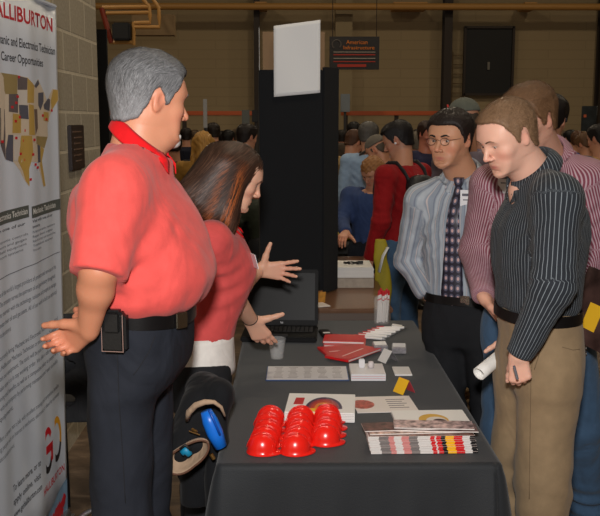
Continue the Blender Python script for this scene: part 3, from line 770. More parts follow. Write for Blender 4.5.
J['Lh'] = hand(p, 'L', (.98, -.1, -.02), (0, -.1, 1), curl=(4, 6, 10, 12), spread=9, thumb=(.25, 1, .05), tcurl=5)
J.update(Rhip=(.09, .0, .84), Lhip=(-.09, .0, .84), Rk=(.10, .02, .46), Lk=(-.10, .0, .46))
p.P.update(J=J, turn=(-2, 22, 0), hs=.89, nr=.047, bare=1, fr=(.040, .025), hds=.95, sleeve='short', slen=.52, sr=(.062, .060, .04, .03), trap=.9,
    torso=[(.925, .160, .118, .125, 0, -.002), (.97, .158, .122, .12, 0, .0), (1.04, .152, .13, .115, 0, .012), (1.12, .155, .148, .112, 0, .028), (1.19, .16, .158, .112, 0, .04), (1.26, .162, .128, .12, 0, .052), (1.32, .150, .085, .11, 0, .062), (1.355, .09, .05, .07, 0, .07)],
    hips=[(.72, .17, .09, .10, 0, 0), (.80, .178, .105, .13, 0, 0), (.87, .165, .112, .125, 0, 0), (.90, .158, .112, .118, 0, 0)], lr=(.098, .075, .062),
    shirt=polo2, trousers=blackt, topname='polo_shirt', amp=.005, seed=9, blouse=.2)
woman = make_person(p)
b = MB()
def und(u, v):
    a = 2*pi*u; z = .985-.135*v; w_, d_ = .157+.006*v, .117+.006*v
    r_ = ((abs(sin(a))/w_)**2.3+(abs(cos(a))/d_)**2.3)**(-1/2.3); return Vector((sin(a)*r_, cos(a)*r_+.0, z))
b.grid(und, 64, 8, closeu=True); b.build('undershirt', cloth('white jersey', (226, 222, 216), fold=.3, weave=.15), p.root, smooth=True, solid=.004)
collar(p, collar_red, r=.057, hgt=.028, drop=.036, gap=.9, flare=.022, pt=.02)
b = MB(); wv, ev = Vector(J['Rw']), Vector(J['Re']); ax = (wv-ev).normalized(); u = ax.cross(Vector((0, 0, 1))).normalized(); v = ax.cross(u); cc = wv-ax*.012
b.tube([cc+(u*cos(a)*.029+v*sin(a)*.026) for a in [2*pi*i/24 for i in range(25)]], .0016, n=6, cap=False); b.build('hair_tie', mat('black elastic', (12, 12, 12), .7), p.root, smooth=True)
h, n = surf(p, (.02, .7, 1.235), (0, -1, 0)); b = MB(); b.box((0, 0, 0), (.078, .002, .05), rot=(.25, 0, .2)); o = b.build('name_badge', mat('white badge card', (225, 225, 228), .4), p.root); o.location = (.075, surf(p, (.075, .7, 1.235), (0, -1, 0))[0].y+.003, 1.235)
# long hair: a cap over the skull and locks hanging to the shoulder
def LW(x, y, Y): return p.loc3(W(x, y, Y))
f = Fld(LW(175, 232, 2.86)*0+A3((-.16, -.24, 1.22)), (.20, .26, 1.68), .0055)
Mi = p.Mh
def headp(v): return Mi @ (A3(v)*p.hs)+p.c
f.ell(headp((0, -.016, .034)), (.080, .095, .083), k=0, rot=(-22, 0, -2))
for s_ in (1, -1):
    f.cap(headp((s_*.078, .012, .03)), headp((s_*.080, -.03, -.07)), .020, .022, k=.03, flat=((1, 0, 0), .6))
    f.cap(headp((s_*.074, .005, .0)), headp((s_*.092, .03, -.155)), .022, .020, k=.03, flat=((1, 0, 0), .7))
    f.cap(headp((s_*.080, -.04, .03)), headp((s_*.088, -.055, -.14)), .032, .028, k=.03, flat=((1, 0, 0), .8))
    f.cap(headp((s_*.060, -.08, .03)), headp((s_*.065, -.135, -.10)), .035, .026, k=.04)
f.cap(headp((0, -.095, .04)), headp((0, -.15, -.10)), .045, .03, k=.04)
f.cap(headp((.078, -.02, .03)), headp((.090, .005, -.13)), .030, .030, k=.03, flat=((1, 0, 0), .7)); f.cap(headp((.078, -.02, .03)), headp((.092, -.03, -.15)), .030, .030, k=.03, flat=((1, 0, 0), .7))
f.cap(headp((.070, -.065, .03)), headp((.085, -.10, -.13)), .034, .030, k=.04); f.cap(headp((.05, -.10, .0)), headp((.075, -.165, -.15)), .034, .018, k=.04); f.cap(headp((.085, .01, -.12)), headp((.09, .055, -.20)), .018, .010, k=.03)
f.cap(headp((.03, -.09, -.04)), headp((.07, -.17, -.12)), .03, .015, k=.03)
# keep the face clear
f.ell(headp((0, .135, -.03)), (.075, .085, .10), k=.012, mode='s', rot=(-24, 0, 0))
V, F = f.mesh(); V = smoothV(V, F, 1, .4); N = vnormals(V, F)
L_ = (Mi.T @ (V-p.c).T).T; c1, c2, c3 = A3(srgb((58, 38, 28))), A3(srgb((172, 90, 38))), A3(srgb((128, 96, 78)))
sel = np.where((L_[:, 0] > -.04) | (L_[:, 2] > .06))[0]
def combL(Q, NN):
    l = (Mi.T @ (Q-p.c).T).T; t = np.clip((l[:, 2]+.02)/.12, 0, 1)[:, None]
    hang_ = np.stack([l[:, 0]*0, np.where(l[:, 1] > -.01, .05, -.55), -np.ones(len(l))], 1)
    part = np.stack([np.sign(l[:, 0]+.02)*1.0, -.3-.0*l[:, 1], -.15+0*l[:, 1]], 1); return (Mi @ (hang_*(1-t)+part*t).T).T
V2, F2, t2 = strands(V, F, N, 4500, .10, .0026, combL, lift=.004, seg=7, rs=5, sel=sel, jit=.07)
V3, F3, t3 = strands(V, F, N, 700, .09, .0030, combL, lift=.010, seg=6, rs=6, jit=.16, sel=np.where((L_[:, 2] < -.06) & (L_[:, 0] > -.02))[0])
t3 = t3*.7+.3
tone = np.concatenate([np.full(len(V), .15), t2, t3]); VV = np.concatenate([V, V2, V3]); FF = np.concatenate([F, F2+len(V), F3+len(V)+len(V2)])
li = (Mi.T @ (VV-p.c).T).T; streak = .5+.5*np.sin(li[:, 1]*105+.9+np.sin(li[:, 2]*9)*.8)
side = np.clip((li[:, 1]+.075)/.05, 0, 1)*np.clip((.07-li[:, 2])/.06, 0, 1)
m = (np.clip(tone*1.6-.35, 0, 1)*np.clip(streak*1.6-.35, 0, 1)*side)[:, None]
C = c1*(.65+tone[:, None]*.9); C = C*(1-m)+c2*m; m3_ = (np.clip(tone*2-1.5, 0, 1)*(1-side*.5))[:, None]; C = C*(1-m3_)+c3*m3_
p.add('hair', np_mesh('hair', VV, FF, cols={'col': C}), attr_mat('glossy hair', rough=.5, bump=.2, bscale=90, spec=.35, bdist=.002))
# --- young man with glasses, grey shirt and tie
p = Person('person with glasses, grey striped shirt and patterned tie, one hand in pocket of black trousers', (.705, 3.65), 150,
           dict(skin=(206, 152, 120), brow=(26, 20, 18), browt=1.25, stubble=.12, nose=1.0, gaze=0, gazep=6, iris=(40, 26, 20), lip=(184, 104, 96)))
s = .975; J = std_joints(s)
J['head'] = p.loc3(W(451, 139, 3.60)); J['neck'] = p.loc3(W(461, 172, 3.67))
J['Rs'] = p.loc3(W(421, 202, 3.70)); J['Re'] = p.loc3(W(409, 260, 3.78)); J['Rw'] = p.loc3(W(425, 297, 3.665))
J['Ls'] = p.loc3(W(501, 203, 3.56)); J['Le'] = p.loc3(W(512, 262, 3.62)); J['Lw'] = p.loc3(W(505, 318, 3.62))
J['Rw'] = (.137, .028, .985); J['Rh'] = dict(d=(-.55, -.25, -.8), n=(-1, -.1, 0), t=(0, 1, .1), curl=(15, 15, 15, 15), spread=0, thumb=(1, .1, .1)); J['Lh'] = hang('L')
J.update(Rhip=(.07, 0, .88), Lhip=(-.10, 0, .88), Rk=(.045, .01, .49), Lk=(-.13, .01, .49), Ra=(.03, -.03, .09), La=(-.16, -.02, .09))
p.P.update(J=J, turn=(-12, 4, 0), hs=.96, nr=.058, sr=(.066, .060, .050, .038), torso=[(.955,)+std_torso(s, .99, 1)[0][1:]]+std_torso(s, .99, 1)[1:], hips=std_hips(s, .98)[:3]+[(1.005,)+std_hips(s, .98)[3][1:]], blouse=.3, lr=(.088, .07, .06), shirt=M_tie_shirt, trousers=blackt, toe=(0, 1, 0),
    hair=dict(c1=(14, 11, 10), c2=(52, 40, 36), t=.004, top=.010, L=.010, n=8000, line=-.006), seed=21, amp=.010)
tieg = make_person(p)
collar(p, M_tie_shirt, r=.066, hgt=.036, drop=.052, gap=.16, flare=.022, stand=-.004, pt=.038, pat=True)
ring_belt(p, .985, .034, bblack, off=.007, bvh=p.tbvh)
def tie_mat():
    N = NT('patterned silk tie'); tc = N.n('ShaderNodeTexCoord'); mp = N.n('ShaderNodeMapping'); mp.inputs['Scale'].default_value = (40, 0.001, 26); mp.inputs['Rotation'].default_value = (0, 0, 0)
    N.l(tc.outputs['Object'], mp.inputs[0]); vo = N.n('ShaderNodeTexVoronoi', feature='F1'); vo.inputs['Scale'].default_value = 1; vo.inputs['Randomness'].default_value = 0; N.l(mp.outputs[0], vo.inputs[0])
    a = N.n('ShaderNodeMapRange'); a.inputs[1].default_value = .16; a.inputs[2].default_value = .22; a.inputs[3].default_value = 1; a.inputs[4].default_value = 0; N.l(vo.outputs['Distance'], a.inputs[0])
    b_ = N.n('ShaderNodeMapRange'); b_.inputs[1].default_value = .36; b_.inputs[2].default_value = .42; b_.inputs[3].default_value = 0; b_.inputs[4].default_value = 1; N.l(vo.outputs['Distance'], b_.inputs[0])
    c = N.mix(b_.outputs[0], srgb((92, 92, 112)), srgb((40, 38, 52))); c = N.mix(a.outputs[0], c, srgb((206, 172, 170)))
    N.l(c, N.b.inputs['Base Color']); N.b.inputs['Roughness'].default_value = .4; return N.m
b = MB(); nbk = J['neck']; zt = nbk[2]-.022
xs = 0
def tiefn(u, v):
    z = zt-.035-v*(zt-.035-.965); hw = .016+.030*min(1, v*1.15)
    if v > .93: hw *= (1-(v-.93)/.07)*.98+.02
    x = (u-.5)*2*hw; h, n = surf(p, (x, .7, max(z, .99)), (0, -1, 0), off=.008+.004*(1-abs(u-.5)*2)); return Vector((x, h.y, z))
b.grid(tiefn, 7, 40); TO = b.build('necktie', tie_mat(), p.root, smooth=True, solid=.003)
h, n = surf(p, (0, .7, zt-.03), (0, -1, 0)); hy = max(h.y, nbk[1]+.066)
b = MB(); b.prism([(-.020, .022), (.020, .022), (.011, -.018), (-.011, -.018)], -.010, .010, Matrix.Translation((0, hy+.006, zt-.018)) @ Matrix.Rotation(R(78), 4, 'X'))
b.build('tie_knot', MATS.get('patterned silk tie') or TO.data.materials[0], TO, smooth='auto')
b = MB(); b.box((0, 0, 0), (.045, .006, .036), bev=.002); b.box((0, .004, 0), (.03, .004, .02), bev=.001); o = b.build('buckle', steel, p.root, smooth='auto'); o.location = (-.05, surf(p, (-.05, .7, .99), (0, -1, 0))[0].y+.012, .992)
o_ = p.loc3(W(467.5, 200, 3.2)); h, n = surf(p, o_, p.loc3(W(467.5, 200, 3.6))-o_); b = MB(); b.box((0, 0, 0), (.052, .002, .078)); b.box((0, .0014, .02), (.038, .001, .010), mi=1); b.box((0, .0014, .0), (.03, .001, .004), mi=1)
o = b.build('name_badge', [mat('white badge card', (225, 225, 228), .4), mat('badge print', (90, 90, 100), .6)], p.root); o.location = (h.x, h.y+.006, h.z); o.rotation_euler = (R(-4), 0, R(14))
# glasses
b = MB(); r_g = .0009
for s_ in (-1, 1):
    pts = [headp_ for headp_ in [(s_*.0325+.0205*cos(a)*(1 if abs(cos(a)) < .9 else 1), .0995-.10*abs(s_*.0325+.0205*cos(a))*abs(s_*.0325+.0205*cos(a))*30*.1, -.002+.0145*sin(a)) for a in [2*pi*i/28 for i in range(29)]]]
    b.tube([Vector(p.Mh @ (A3(v_)*p.hs)+p.c) for v_ in pts], r_g, n=6, cap=False)
    b.tube([Vector(p.Mh @ (A3(v_)*p.hs)+p.c) for v_ in [(s_*.054, .0965, .004), (s_*.068, .085, .006), (s_*.078, .01, .006), (s_*.082, -.012, -.004)]], r_g, n=6)
b.tube([Vector(p.Mh @ (A3(v_)*p.hs)+p.c) for v_ in [(-.012, .099, .0), (0, .101, .006), (.012, .099, .0)]], r_g, n=6)
G = b.build('glasses', mat('dark wire frame', (60, 50, 46), .3, metal=1), p.root, smooth=True)
gl = NT('clear lens'); gl.b.inputs['Base Color'].default_value = (1, 1, 1, 1); gl.b.inputs['Alpha'].default_value = .03; gl.b.inputs['Roughness'].default_value = .05
b = MB()
for s_ in (-1, 1):
    ctr = b.bm.verts.new(Vector(p.Mh @ (A3((s_*.0325, .099, -.002))*p.hs)+p.c)); ring = [b.bm.verts.new(Vector(p.Mh @ (A3((s_*.0325+.020*cos(a), .0985, -.002+.014*sin(a)))*p.hs)+p.c)) for a in [2*pi*i/20 for i in range(20)]]
    for i in range(20): b.bm.faces.new((ctr, ring[i], ring[(i+1) % 20]))
    b.build('lens', gl.m, G, smooth=True); b = MB()
# --- tall man in the maroon striped shirt
p = Person('tall person with light brown hair in maroon and white striped shirt and blue jeans', (.925, 3.34), 166,
           dict(skin=(222, 168, 144), brow=(120, 80, 50), down=1, blush=(226, 120, 100), gazep=20))
s = 1.035; J = std_joints(s, sw=.21)
J['head'] = p.loc3(W(530, 119, 3.20)); J['neck'] = p.loc3(W(545, 154, 3.33))
J['Rs'] = p.loc3(W(492, 187, 3.36)); J['Re'] = p.loc3(W(477, 250, 3.44)); J['Rw'] = p.loc3(W(484, 297, 3.22))
J['Ls'] = p.loc3(W(589, 182, 3.28)); J['Le'] = p.loc3(W(607, 255, 3.30)); J['Lw'] = p.loc3(W(605, 302, 3.10))
J['Rh'] = hand(p, 'R', (.55, -.25, -.65), (-.5, -.7, 0), curl=(55, 58, 60, 62), spread=1)
J['Lh'] = hand(p, 'L', (-.5, -.5, -.65), (-.7, .3, .5), curl=(20, 24, 28, 30), spread=2)
J.update(Rhip=(.09, 0, .93), Lhip=(-.11, 0, .93), Rk=(.10, .01, .52), Lk=(-.20, -.10, .52), Ra=(.12, .0, .09), La=(-.25, -.30, .09))
p.P.update(J=J, turn=(-42, 20, 0), hs=.97, nr=.062, trap=1.15, sr=(.076, .066, .052, .040), torso=std_torso(s, 1.13, 1.12), hips=std_hips(s, 1.08), lr=(.10, .085, .075), shirt=M_red_shirt, trousers=denim, botname='jeans', toe=(-.1, 1, 0), scount=.36,
    shoe=mat('brown shoe leather', (70, 42, 28), .45), hair=dict(c1=(78, 54, 38), c2=(150, 112, 78), t=.008, top=.010, L=.018, n=8000, fwd=1, lift=.005), seed=33, amp=.010)
stripe = make_person(p); pstripe = p
collar(p, M_red_shirt, r=.068, hgt=.040, drop=.042, gap=.7, flare=.03, pt=.03, pat=True)
h, n = surf(p, (.115, .7, 1.375), (0, -1, 0)); b = MB(); b.box((0, 0, 0), (.05, .002, .075)); b.box((0, .0014, .02), (.036, .001, .010), mi=1); b.box((0, .0014, .0), (.03, .001, .004), mi=1)
hb, nb_ = surf(p, p.loc3(W(505, 183, 2.9)), p.loc3(W(505, 183, 3.3))-p.loc3(W(505, 183, 2.9)))
o = b.build('name_badge', [MATS['white badge card'], MATS['badge print']], p.root); o.location = hb+Vector((0, .006, 0)); o.rotation_euler = (R(-4), 0, R(-10))
# --- man in the charcoal pinstripe shirt and khakis
p = Person('person with short brown hair in charcoal pinstripe shirt and khaki trousers looking down', (.775, 2.80), 99,
           dict(skin=(228, 178, 156), brow=(104, 74, 52), browt=.7, down=1, stubble=.12, beard=(120, 80, 50), nose=1.0, gazep=22, blush=(230, 130, 110), lip=(190, 100, 94)))
s = 1.0; J = std_joints(s)
J['head'] = p.loc3(W(508, 136, 2.75)); J['neck'] = p.loc3(W(531, 170, 2.80))
J['Ls'] = p.loc3(W(558, 202, 2.615)); J['Le'] = p.loc3(W(553, 284, 2.54)); J['Lw'] = p.loc3(W(519, 355, 2.58))
J['Rs'] = p.loc3(W(531, 195, 2.98)); J['Re'] = p.loc3(W(545, 275, 3.06)); J['Rw'] = p.loc3(W(512, 338, 3.02))
J['Lh'] = hand(p, 'L', (.10, .05, -1), (-.8, .3, 0), curl=(48, 52, 56, 58), spread=0, thumb=(.8, .35, .35), tcurl=20)
J['Rh'] = hand(p, 'R', (-.35, 0, -.9), (-.9, 0, .35), curl=(50, 52, 54, 56), spread=0)
J.update(Rhip=(.08, -.012, .95), Lhip=(-.08, -.02, .95), Rk=(.08, .01, .52), Lk=(-.08, -.01, .52), Ra=(.09, .02, .09), La=(-.09, -.03, .09))
p.P.update(J=J, turn=(14, 24, 0), hs=.93, nr=.056, hv=.003, sr=(.070, .061, .050, .037), shirt=M_pin_shirt, trousers=khaki, scount=.33,
    torso=[(1.085, .156, .10, .118, 0, 0), (1.12, .162, .112, .126, 0, 0), (1.18, .168, .115, .126, 0, 0), (1.27, .182, .13, .13, 0, 0), (1.37, .19, .125, .135, 0, 0), (1.435, .18, .10, .12, 0, -.005), (1.49, .12, .065, .08, 0, -.01)],
    hips=[(.85, .165, .085, .115, 0, -.008), (.93, .170, .10, .140, 0, -.008), (1.02, .165, .106, .134, 0, -.006), (1.12, .155, .106, .118, 0, 0)], lr=(.098, .084, .080), blouse=.2, hds=.84, toe=(.1, 1, 0), shoe=MATS['brown shoe leather'],
    hair=dict(c1=(92, 68, 50), c2=(160, 126, 94), t=.003, top=.004, L=.009, n=9000, fwd=1, line=.010, lift=.004), seed=41, amp=.011)
pin = make_person(p); ppin = p
collar(p, M_pin_shirt, r=.066, hgt=.040, drop=.050, gap=.3, flare=.024, pt=.035, pat=True)
ring_belt(p, 1.10, .034, bblack, off=.004, bvh=p.tbvh)
b = MB(); h, n = surf(p, (-.15, -.6, .98), (0, 1, 0), p.tbvh)
for (x_, z_) in ((-.085, 1.0), (-.085, .982)):
    h, n = surf(p, (x_*1.0-.01, -.6, z_), (0.0, 1, 0), p.tbvh); b.tube([h, h+n*.003], .007, n=12)
b.build('pocket_button', mat('dark horn button', (50, 36, 24), .4), p.root)

def seam(p, pts, m, r=.0011, name='seam', bvh=None):
    """stitched line lying on the cloth, following the places given"""
    out = []; o = p.loc3((0, 0, CH))
    for i in range(len(pts)-1):
        for k in range(5):
            t = k/5; x = pts[i][0]*(1-t)+pts[i+1][0]*t; y = pts[i][1]*(1-t)+pts[i+1][1]*t
            q = p.loc3(W(x, y, 3)); h = (bvh or p.tbvh).ray_cast(Vector(o), Vector(q-o).normalized())
            if h[0] is not None: out.append(h[0]-(Vector(q-o).normalized())*.0008)
    if len(out) > 2: b = MB(); b.tube(out, r, n=5); b.build(name, m, p.root, smooth=True)
kseam = mat('khaki seam thread', (112, 92, 68), .9); nseam = mat('navy seam thread', (20, 21, 26), .9)
seam(ppin, [(534, 336), (531, 380), (530, 440), (529, 514)], kseam); seam(ppin, [(548, 334), (540, 352), (533, 374)], kseam); seam(ppin, [(562, 347), (573, 350), (581, 349)], kseam)
seam(pman, [(155, 336), (149, 352), (139, 368), (132, 377)], nseam); seam(pman, [(117, 346), (119, 400), (123, 460), (126, 514)], nseam)
# ---------------------------------------------------------------- the hall
def S(o): o['kind'] = 'structure'; return o
def floor_mat():
    N = NT('worn brown floor'); tc = N.n('ShaderNodeTexCoord'); n1 = N.n('ShaderNodeTexNoise'); n1.inputs['Scale'].default_value = 2.2; n1.inputs['Detail'].default_value = 8; n1.inputs['Roughness'].default_value = .65; n1.inputs['Distortion'].default_value = .8
    mp = N.n('ShaderNodeMapping'); mp.inputs['Scale'].default_value = (1.4, 3, 1); N.l(tc.outputs['Object'], mp.inputs[0]); N.l(mp.outputs[0], n1.inputs[0])
    r = N.n('ShaderNodeValToRGB'); r.color_ramp.elements[0].position = .3; r.color_ramp.elements[0].color = (*srgb((62, 50, 42)), 1); r.color_ramp.elements[1].position = .72; r.color_ramp.elements[1].color = (*srgb((150, 128, 106)), 1)
    e = r.color_ramp.elements.new(.5); e.color = (*srgb((100, 82, 66)), 1); N.l(n1.outputs[0], r.inputs[0]); N.l(r.outputs[0], N.b.inputs['Base Color']); N.b.inputs['Roughness'].default_value = .45
    N.bump(n1.outputs[0], .2, .004); return N.m
b = MB(); b.box((1, 9, -.05), (24, 24, .1)); S(b.build('floor', floor_mat()))
b = MB(); b.box((1, 9, 7.05), (24, 24, .1)); S(b.build('ceiling', mat('dark ceiling', (48, 40, 30), .9)))
def panel_wall():
    N = NT('tan ribbed wall'); tc = N.n('ShaderNodeTexCoord'); br = N.n('ShaderNodeTexBrick'); br.inputs['Scale'].default_value = 1; br.inputs['Brick Width'].default_value = 1.6; br.inputs['Row Height'].default_value = .2
    br.inputs['Mortar Size'].default_value = .012; br.inputs['Color1'].default_value = (*srgb((166, 146, 112)), 1); br.inputs['Color2'].default_value = (*srgb((164, 144, 110)), 1); br.inputs['Mortar'].default_value = (*srgb((156, 137, 104)), 1)
    mp = N.n('ShaderNodeMapping'); mp.inputs['Rotation'].default_value = (R(90), 0, 0); N.l(tc.outputs['Object'], mp.inputs[0]); N.l(mp.outputs[0], br.inputs[0]); N.l(br.outputs[0], N.b.inputs['Base Color']); N.b.inputs['Roughness'].default_value = .8; return N.m
pw = panel_wall()
b = MB(); b.box((1, 20.1, 3.5), (24, .2, 7)); S(b.build('wall_back', pw))
b = MB(); b.box((13.1, 9, 3.5), (.2, 24, 7)); S(b.build('wall_right', mat('tan side wall', (150, 122, 80), .8)))
b = MB(); b.box((-11.1, 9, 3.5), (.2, 24, 7)); S(b.build('wall_left', MATS['tan side wall']))
b = MB(); b.box((1, -3.1, 3.5), (24, .2, 7)); S(b.build('wall_front', MATS['tan side wall']))
def block_mat():
    N = NT('grey block masonry'); tc = N.n('ShaderNodeTexCoord'); br = N.n('ShaderNodeTexBrick'); br.inputs['Scale'].default_value = 1; br.inputs['Brick Width'].default_value = .34; br.inputs['Row Height'].default_value = .203
    br.inputs['Mortar Size'].default_value = .009; br.inputs['Mortar Smooth'].default_value = .3; br.inputs['Color1'].default_value = (*srgb((172, 162, 142)), 1); br.inputs['Color2'].default_value = (*srgb((160, 151, 133)), 1); br.inputs['Mortar'].default_value = (*srgb((200, 190, 168)), 1)
    sp = N.n('ShaderNodeSeparateXYZ'); N.l(tc.outputs['Object'], sp.inputs[0]); cb = N.n('ShaderNodeCombineXYZ'); N.l(N.math('ADD', sp.outputs[1], sp.outputs[0]), cb.inputs[0]); N.l(N.math('ADD', sp.outputs[2], .085), cb.inputs[1]); N.l(cb.outputs[0], br.inputs[0])
    nz = N.n('ShaderNodeTexNoise'); nz.inputs['Scale'].default_value = 60; nz.inputs['Detail'].default_value = 6; N.l(tc.outputs['Object'], nz.inputs[0])
    mr = N.n('ShaderNodeMapRange'); mr.inputs[1].default_value = .3; mr.inputs[2].default_value = .7; mr.inputs[3].default_value = .85; mr.inputs[4].default_value = 1.12; N.l(nz.outputs[0], mr.inputs[0]); cc = N.n('ShaderNodeCombineColor'); [N.l(mr.outputs[0], cc.inputs[i]) for i in range(3)]
    N.l(N.mix(1.0, br.outputs[0], cc.outputs[0], 'MULTIPLY'), N.b.inputs['Base Color']); N.b.inputs['Roughness'].default_value = .9
    h = N.math('ADD', N.math('MULTIPLY', br.outputs['Fac'], -1.0), N.math('MULTIPLY', nz.outputs[0], .25)); N.bump(h, .6, .006); return N.m
b = MB(); b.box((-1.27, 2.27, 3.5), (.24, 6.54, 7)); S(b.build('wall_partition', block_mat()))
beam = mat('dark brown steel', (46, 34, 24), .6); pale = mat('pale column paint', (158, 140, 106), .7); pipe_m = mat('ochre pipe paint', (190, 140, 74), .5); blk = mat('flat black', (14, 14, 15), .6)
n_tr = [0]
def trim(bm, m, sm=False):
    n_tr[0] += 1; return S(bm.build('trim_%d' % n_tr[0], m, smooth=sm))
for px, wdt in ((443.5, .17), (597, .2), (258, .12)):
    x = (px-290)/45.9; b = MB(); b.box((x, 19.85, 3.5), (wdt, .03, 7)); b.box((x, 19.70, 3.5), (.03, .30, 7)); b.box((x, 19.55, 3.5), (wdt, .03, 7)); trim(b, beam)
b = MB(); b.box((1.15, 19.85, 3.5), (.36, .3, 7)); trim(b, pale)
b = MB(); b.tube([(-5, 19.3, 4.02), (9, 19.3, 4.02)], .07, n=12); [b.box((x, 19.6, 4.05), (.7 if i % 2 else .25, .62, .13)) for i, x in enumerate((-.6, 2.5, 5.0))]; trim(b, pipe_m, 'auto')
for x0, x1 in ((-3.6, -.55), (1.0, 3.2)):     # orange rail on posts in front of the far wall
    t = empty('guard_rail', ((x0+x1)/2, 18, 0), label='orange guard rail along the far wall '+('left' if x0 < 0 else 'right')+' of the black display', cat='rail')
    b = MB(); b.box((0, 0, 1.83), (x1-x0, .05, .085), bev=.01); b.build('rail', mat('orange rail paint', (186, 84, 34), .5), t)
    for k in range(3): b = MB(); b.box((-(x1-x0)/2+.1+k*(x1-x0-.2)/2, .05, .93), (.08, .06, 1.86)); b.build('post', beam, t)
# black louvred hatch high on the far wall
t = empty('wall_hatch', ((485-290)/45.6, 19.95, 2.25), label='large black hatch high on the tan far wall', cat='hatch')
b = MB(); b.box((0, -.05, .70), (1.02, .06, 1.40)); b.build('panel', blk, t)
b = MB(); [b.box((sx*.52, -.08, .7), (.05, .1, 1.46)) for sx in (-1, 1)]; [b.box((0, -.08, z), (1.05, .1, .05)) for z in (0, 1.41)]; b.build('frame', beam, t)
b = MB(); b.box((.0, -.10, .60), (.05, .03, .16)); b.build('latch', mat('grey latch', (120, 116, 108), .5), t)
t = empty('wall_ladder', ((456-290)/45.6, 19.9, 2.0), label='thin metal rungs fixed on far wall beside the black hatch', cat='ladder')
b = MB(); [b.tube([(sx*.13, 0, 0), (sx*.13, 0, 1.15)], .012, n=6) for sx in (-1, 1)]; b.build('side_rail', mat('dull rung metal', (120, 100, 70), .6), t)
for k in range(6): b = MB(); b.tube([(-.13, 0, .08+k*.2), (.13, 0, .08+k*.2)], .012, n=6); b.build('rung', MATS['dull rung metal'], t)
# lettering helper
def text_mesh(s, bold=0, spacing=1.0, ext=.0):
    cu = bpy.data.curves.new('t', 'FONT'); cu.body = s; cu.offset = bold; cu.space_character = spacing; cu.extrude = ext; cu.resolution_u = 3
    o = bpy.data.objects.new('t', cu); COL.objects.link(o); bpy.context.view_layer.update(); dg = bpy.context.evaluated_depsgraph_get()
    me = bpy.data.meshes.new_from_object(o.evaluated_get(dg)); bpy.data.objects.remove(o); return me
def fit_text(name, s, x0, x1, y0, y1, m, parent, M, bold=0, z=.0):
    """letters stretched into the box x0..x1, y0..y1 of the plane M"""
    me = text_mesh(s, bold); co = np.array([v.co[:] for v in me.vertices]); a, c = co.min(0), co.max(0)
    cap_ = text_mesh('H', bold); cc = np.array([v.co[:] for v in cap_.vertices]); b0, b1 = cc[:, 1].min(), cc[:, 1].max()
    co[:, 0] = x0+(co[:, 0]-a[0])/(c[0]-a[0])*(x1-x0); co[:, 1] = y0+(co[:, 1]-b0)/(b1-b0)*(y1-y0); co[:, 2] = z
    for v, q in zip(me.vertices, co): v.co = M @ Vector(q)
    me.name = name; o = link(name, me, m, parent, smooth=False); return o
# hanging sign
t = empty('hanging_sign', (0, 0, 0), label='dark hanging sign with orange lettering high on far wall', cat='sign')
c0 = W(329.5, 69.5, 17); c1 = W(379.5, 36.5, 17); Ms = Matrix.Translation((c0.x, 17, c0.z)) @ Matrix.Rotation(R(90), 4, 'X'); sw_, sh_ = c1.x-c0.x, c1.z-c0.z
b = MB(); b.box((c0.x+sw_/2, 17.03, c0.z+sh_/2), (sw_, .05, sh_)); b.build('board', mat('sign board brown black', (26, 22, 22), .5), t)
org = mat('orange lettering', (205, 112, 22), .6); whl = mat('white lettering', (170, 160, 150), .6); redl = mat('red lettering', (170, 44, 26), .6)
fit_text('lettering', 'American', sw_*.33, sw_*.76, sh_*.77, sh_*.89, org, t, Ms, .01, .004); fit_text('lettering', 'Infrastructure', sw_*.28, sw_*.90, sh_*.61, sh_*.72, org, t, Ms, .01, .004)
b = MB(); b.box((c0.x+sw_*.5, 16.998, c0.z+sh_*.53), (sw_*.84, .004, .012)); b.box((c0.x+sw_*.5, 16.998, c0.z+sh_*.34), (sw_*.84, .004, .012)); b.build('rule', whl, t)
b = MB(); b.box((c0.x+sw_*.5, 16.998, c0.z+sh_*.45), (sw_*.84, .004, .02)); b.box((c0.x+sw_*.45, 16.998, c0.z+sh_*.12), (sw_*.58, .004, .05)); b.box((c0.x+sw_*.5, 16.998, c0.z+sh_*.24), (sw_*.84, .004, .018)); b.build('stripe', redl, t)
b = MB(); b.tube([(c0.x+sw_*.14+cos(a)*.08, 16.995, c0.z+sh_*.76+sin(a)*.08) for a in [R(-40+i*13) for i in range(22)]], .012, n=6); b.build('emblem', mat('grey emblem', (90, 84, 80), .6), t)
b = MB(); [b.tube([(c0.x+sw_*f_, 17.03, c1.z), (c0.x+sw_*f_, 17.03, 7)], .008, n=6) for f_ in (.06, .94)]; b.build('cable', beam, t)
# folding hoop frame at upper left
t = empty('ceiling_frame', (0, 0, 0), label='ochre pipe frame with a black box hanging by the block wall', cat='frame')
def U(x, y, Y=12): return W(80+x/5, y/5, Y)
b = MB()
for pl in ([(270, 115), (350, 112), (350, 82), (346, 34), (318, 0), (250, -120), (250, -400)], [(272, 135), (397, 135), (396, 88), (394, 40), (368, 0), (300, -120), (300, -400)], [(112, 38), (345, 34)], [(130, 66), (350, 62)], [(268, 110), (268, 226)], [(150, 212), (272, 212)]): b.tube([U(*q) for q in pl], .024, n=8)
b.build('pipe_frame', pipe_m, t, smooth='auto')
b = MB(); b.tube([U(108, 40), U(158, 215)], .035, n=8); b.build('brace', mat('rust red brace', (128, 44, 20), .6), t, smooth='auto')
b = MB(); c_ = (U(170, 120)+U(255, 200))/2; b.box(c_, (.23, .22, .22), bev=.02); b.build('motor_box', blk, t)
b = MB(); a_ = (U(270, 80, 12.6)+U(470, 175, 12.6))/2; b.box(a_, (.56, .2, .27)); tag(b.build('duct_box', mat('dull tan duct', (128, 104, 70), .7), t))
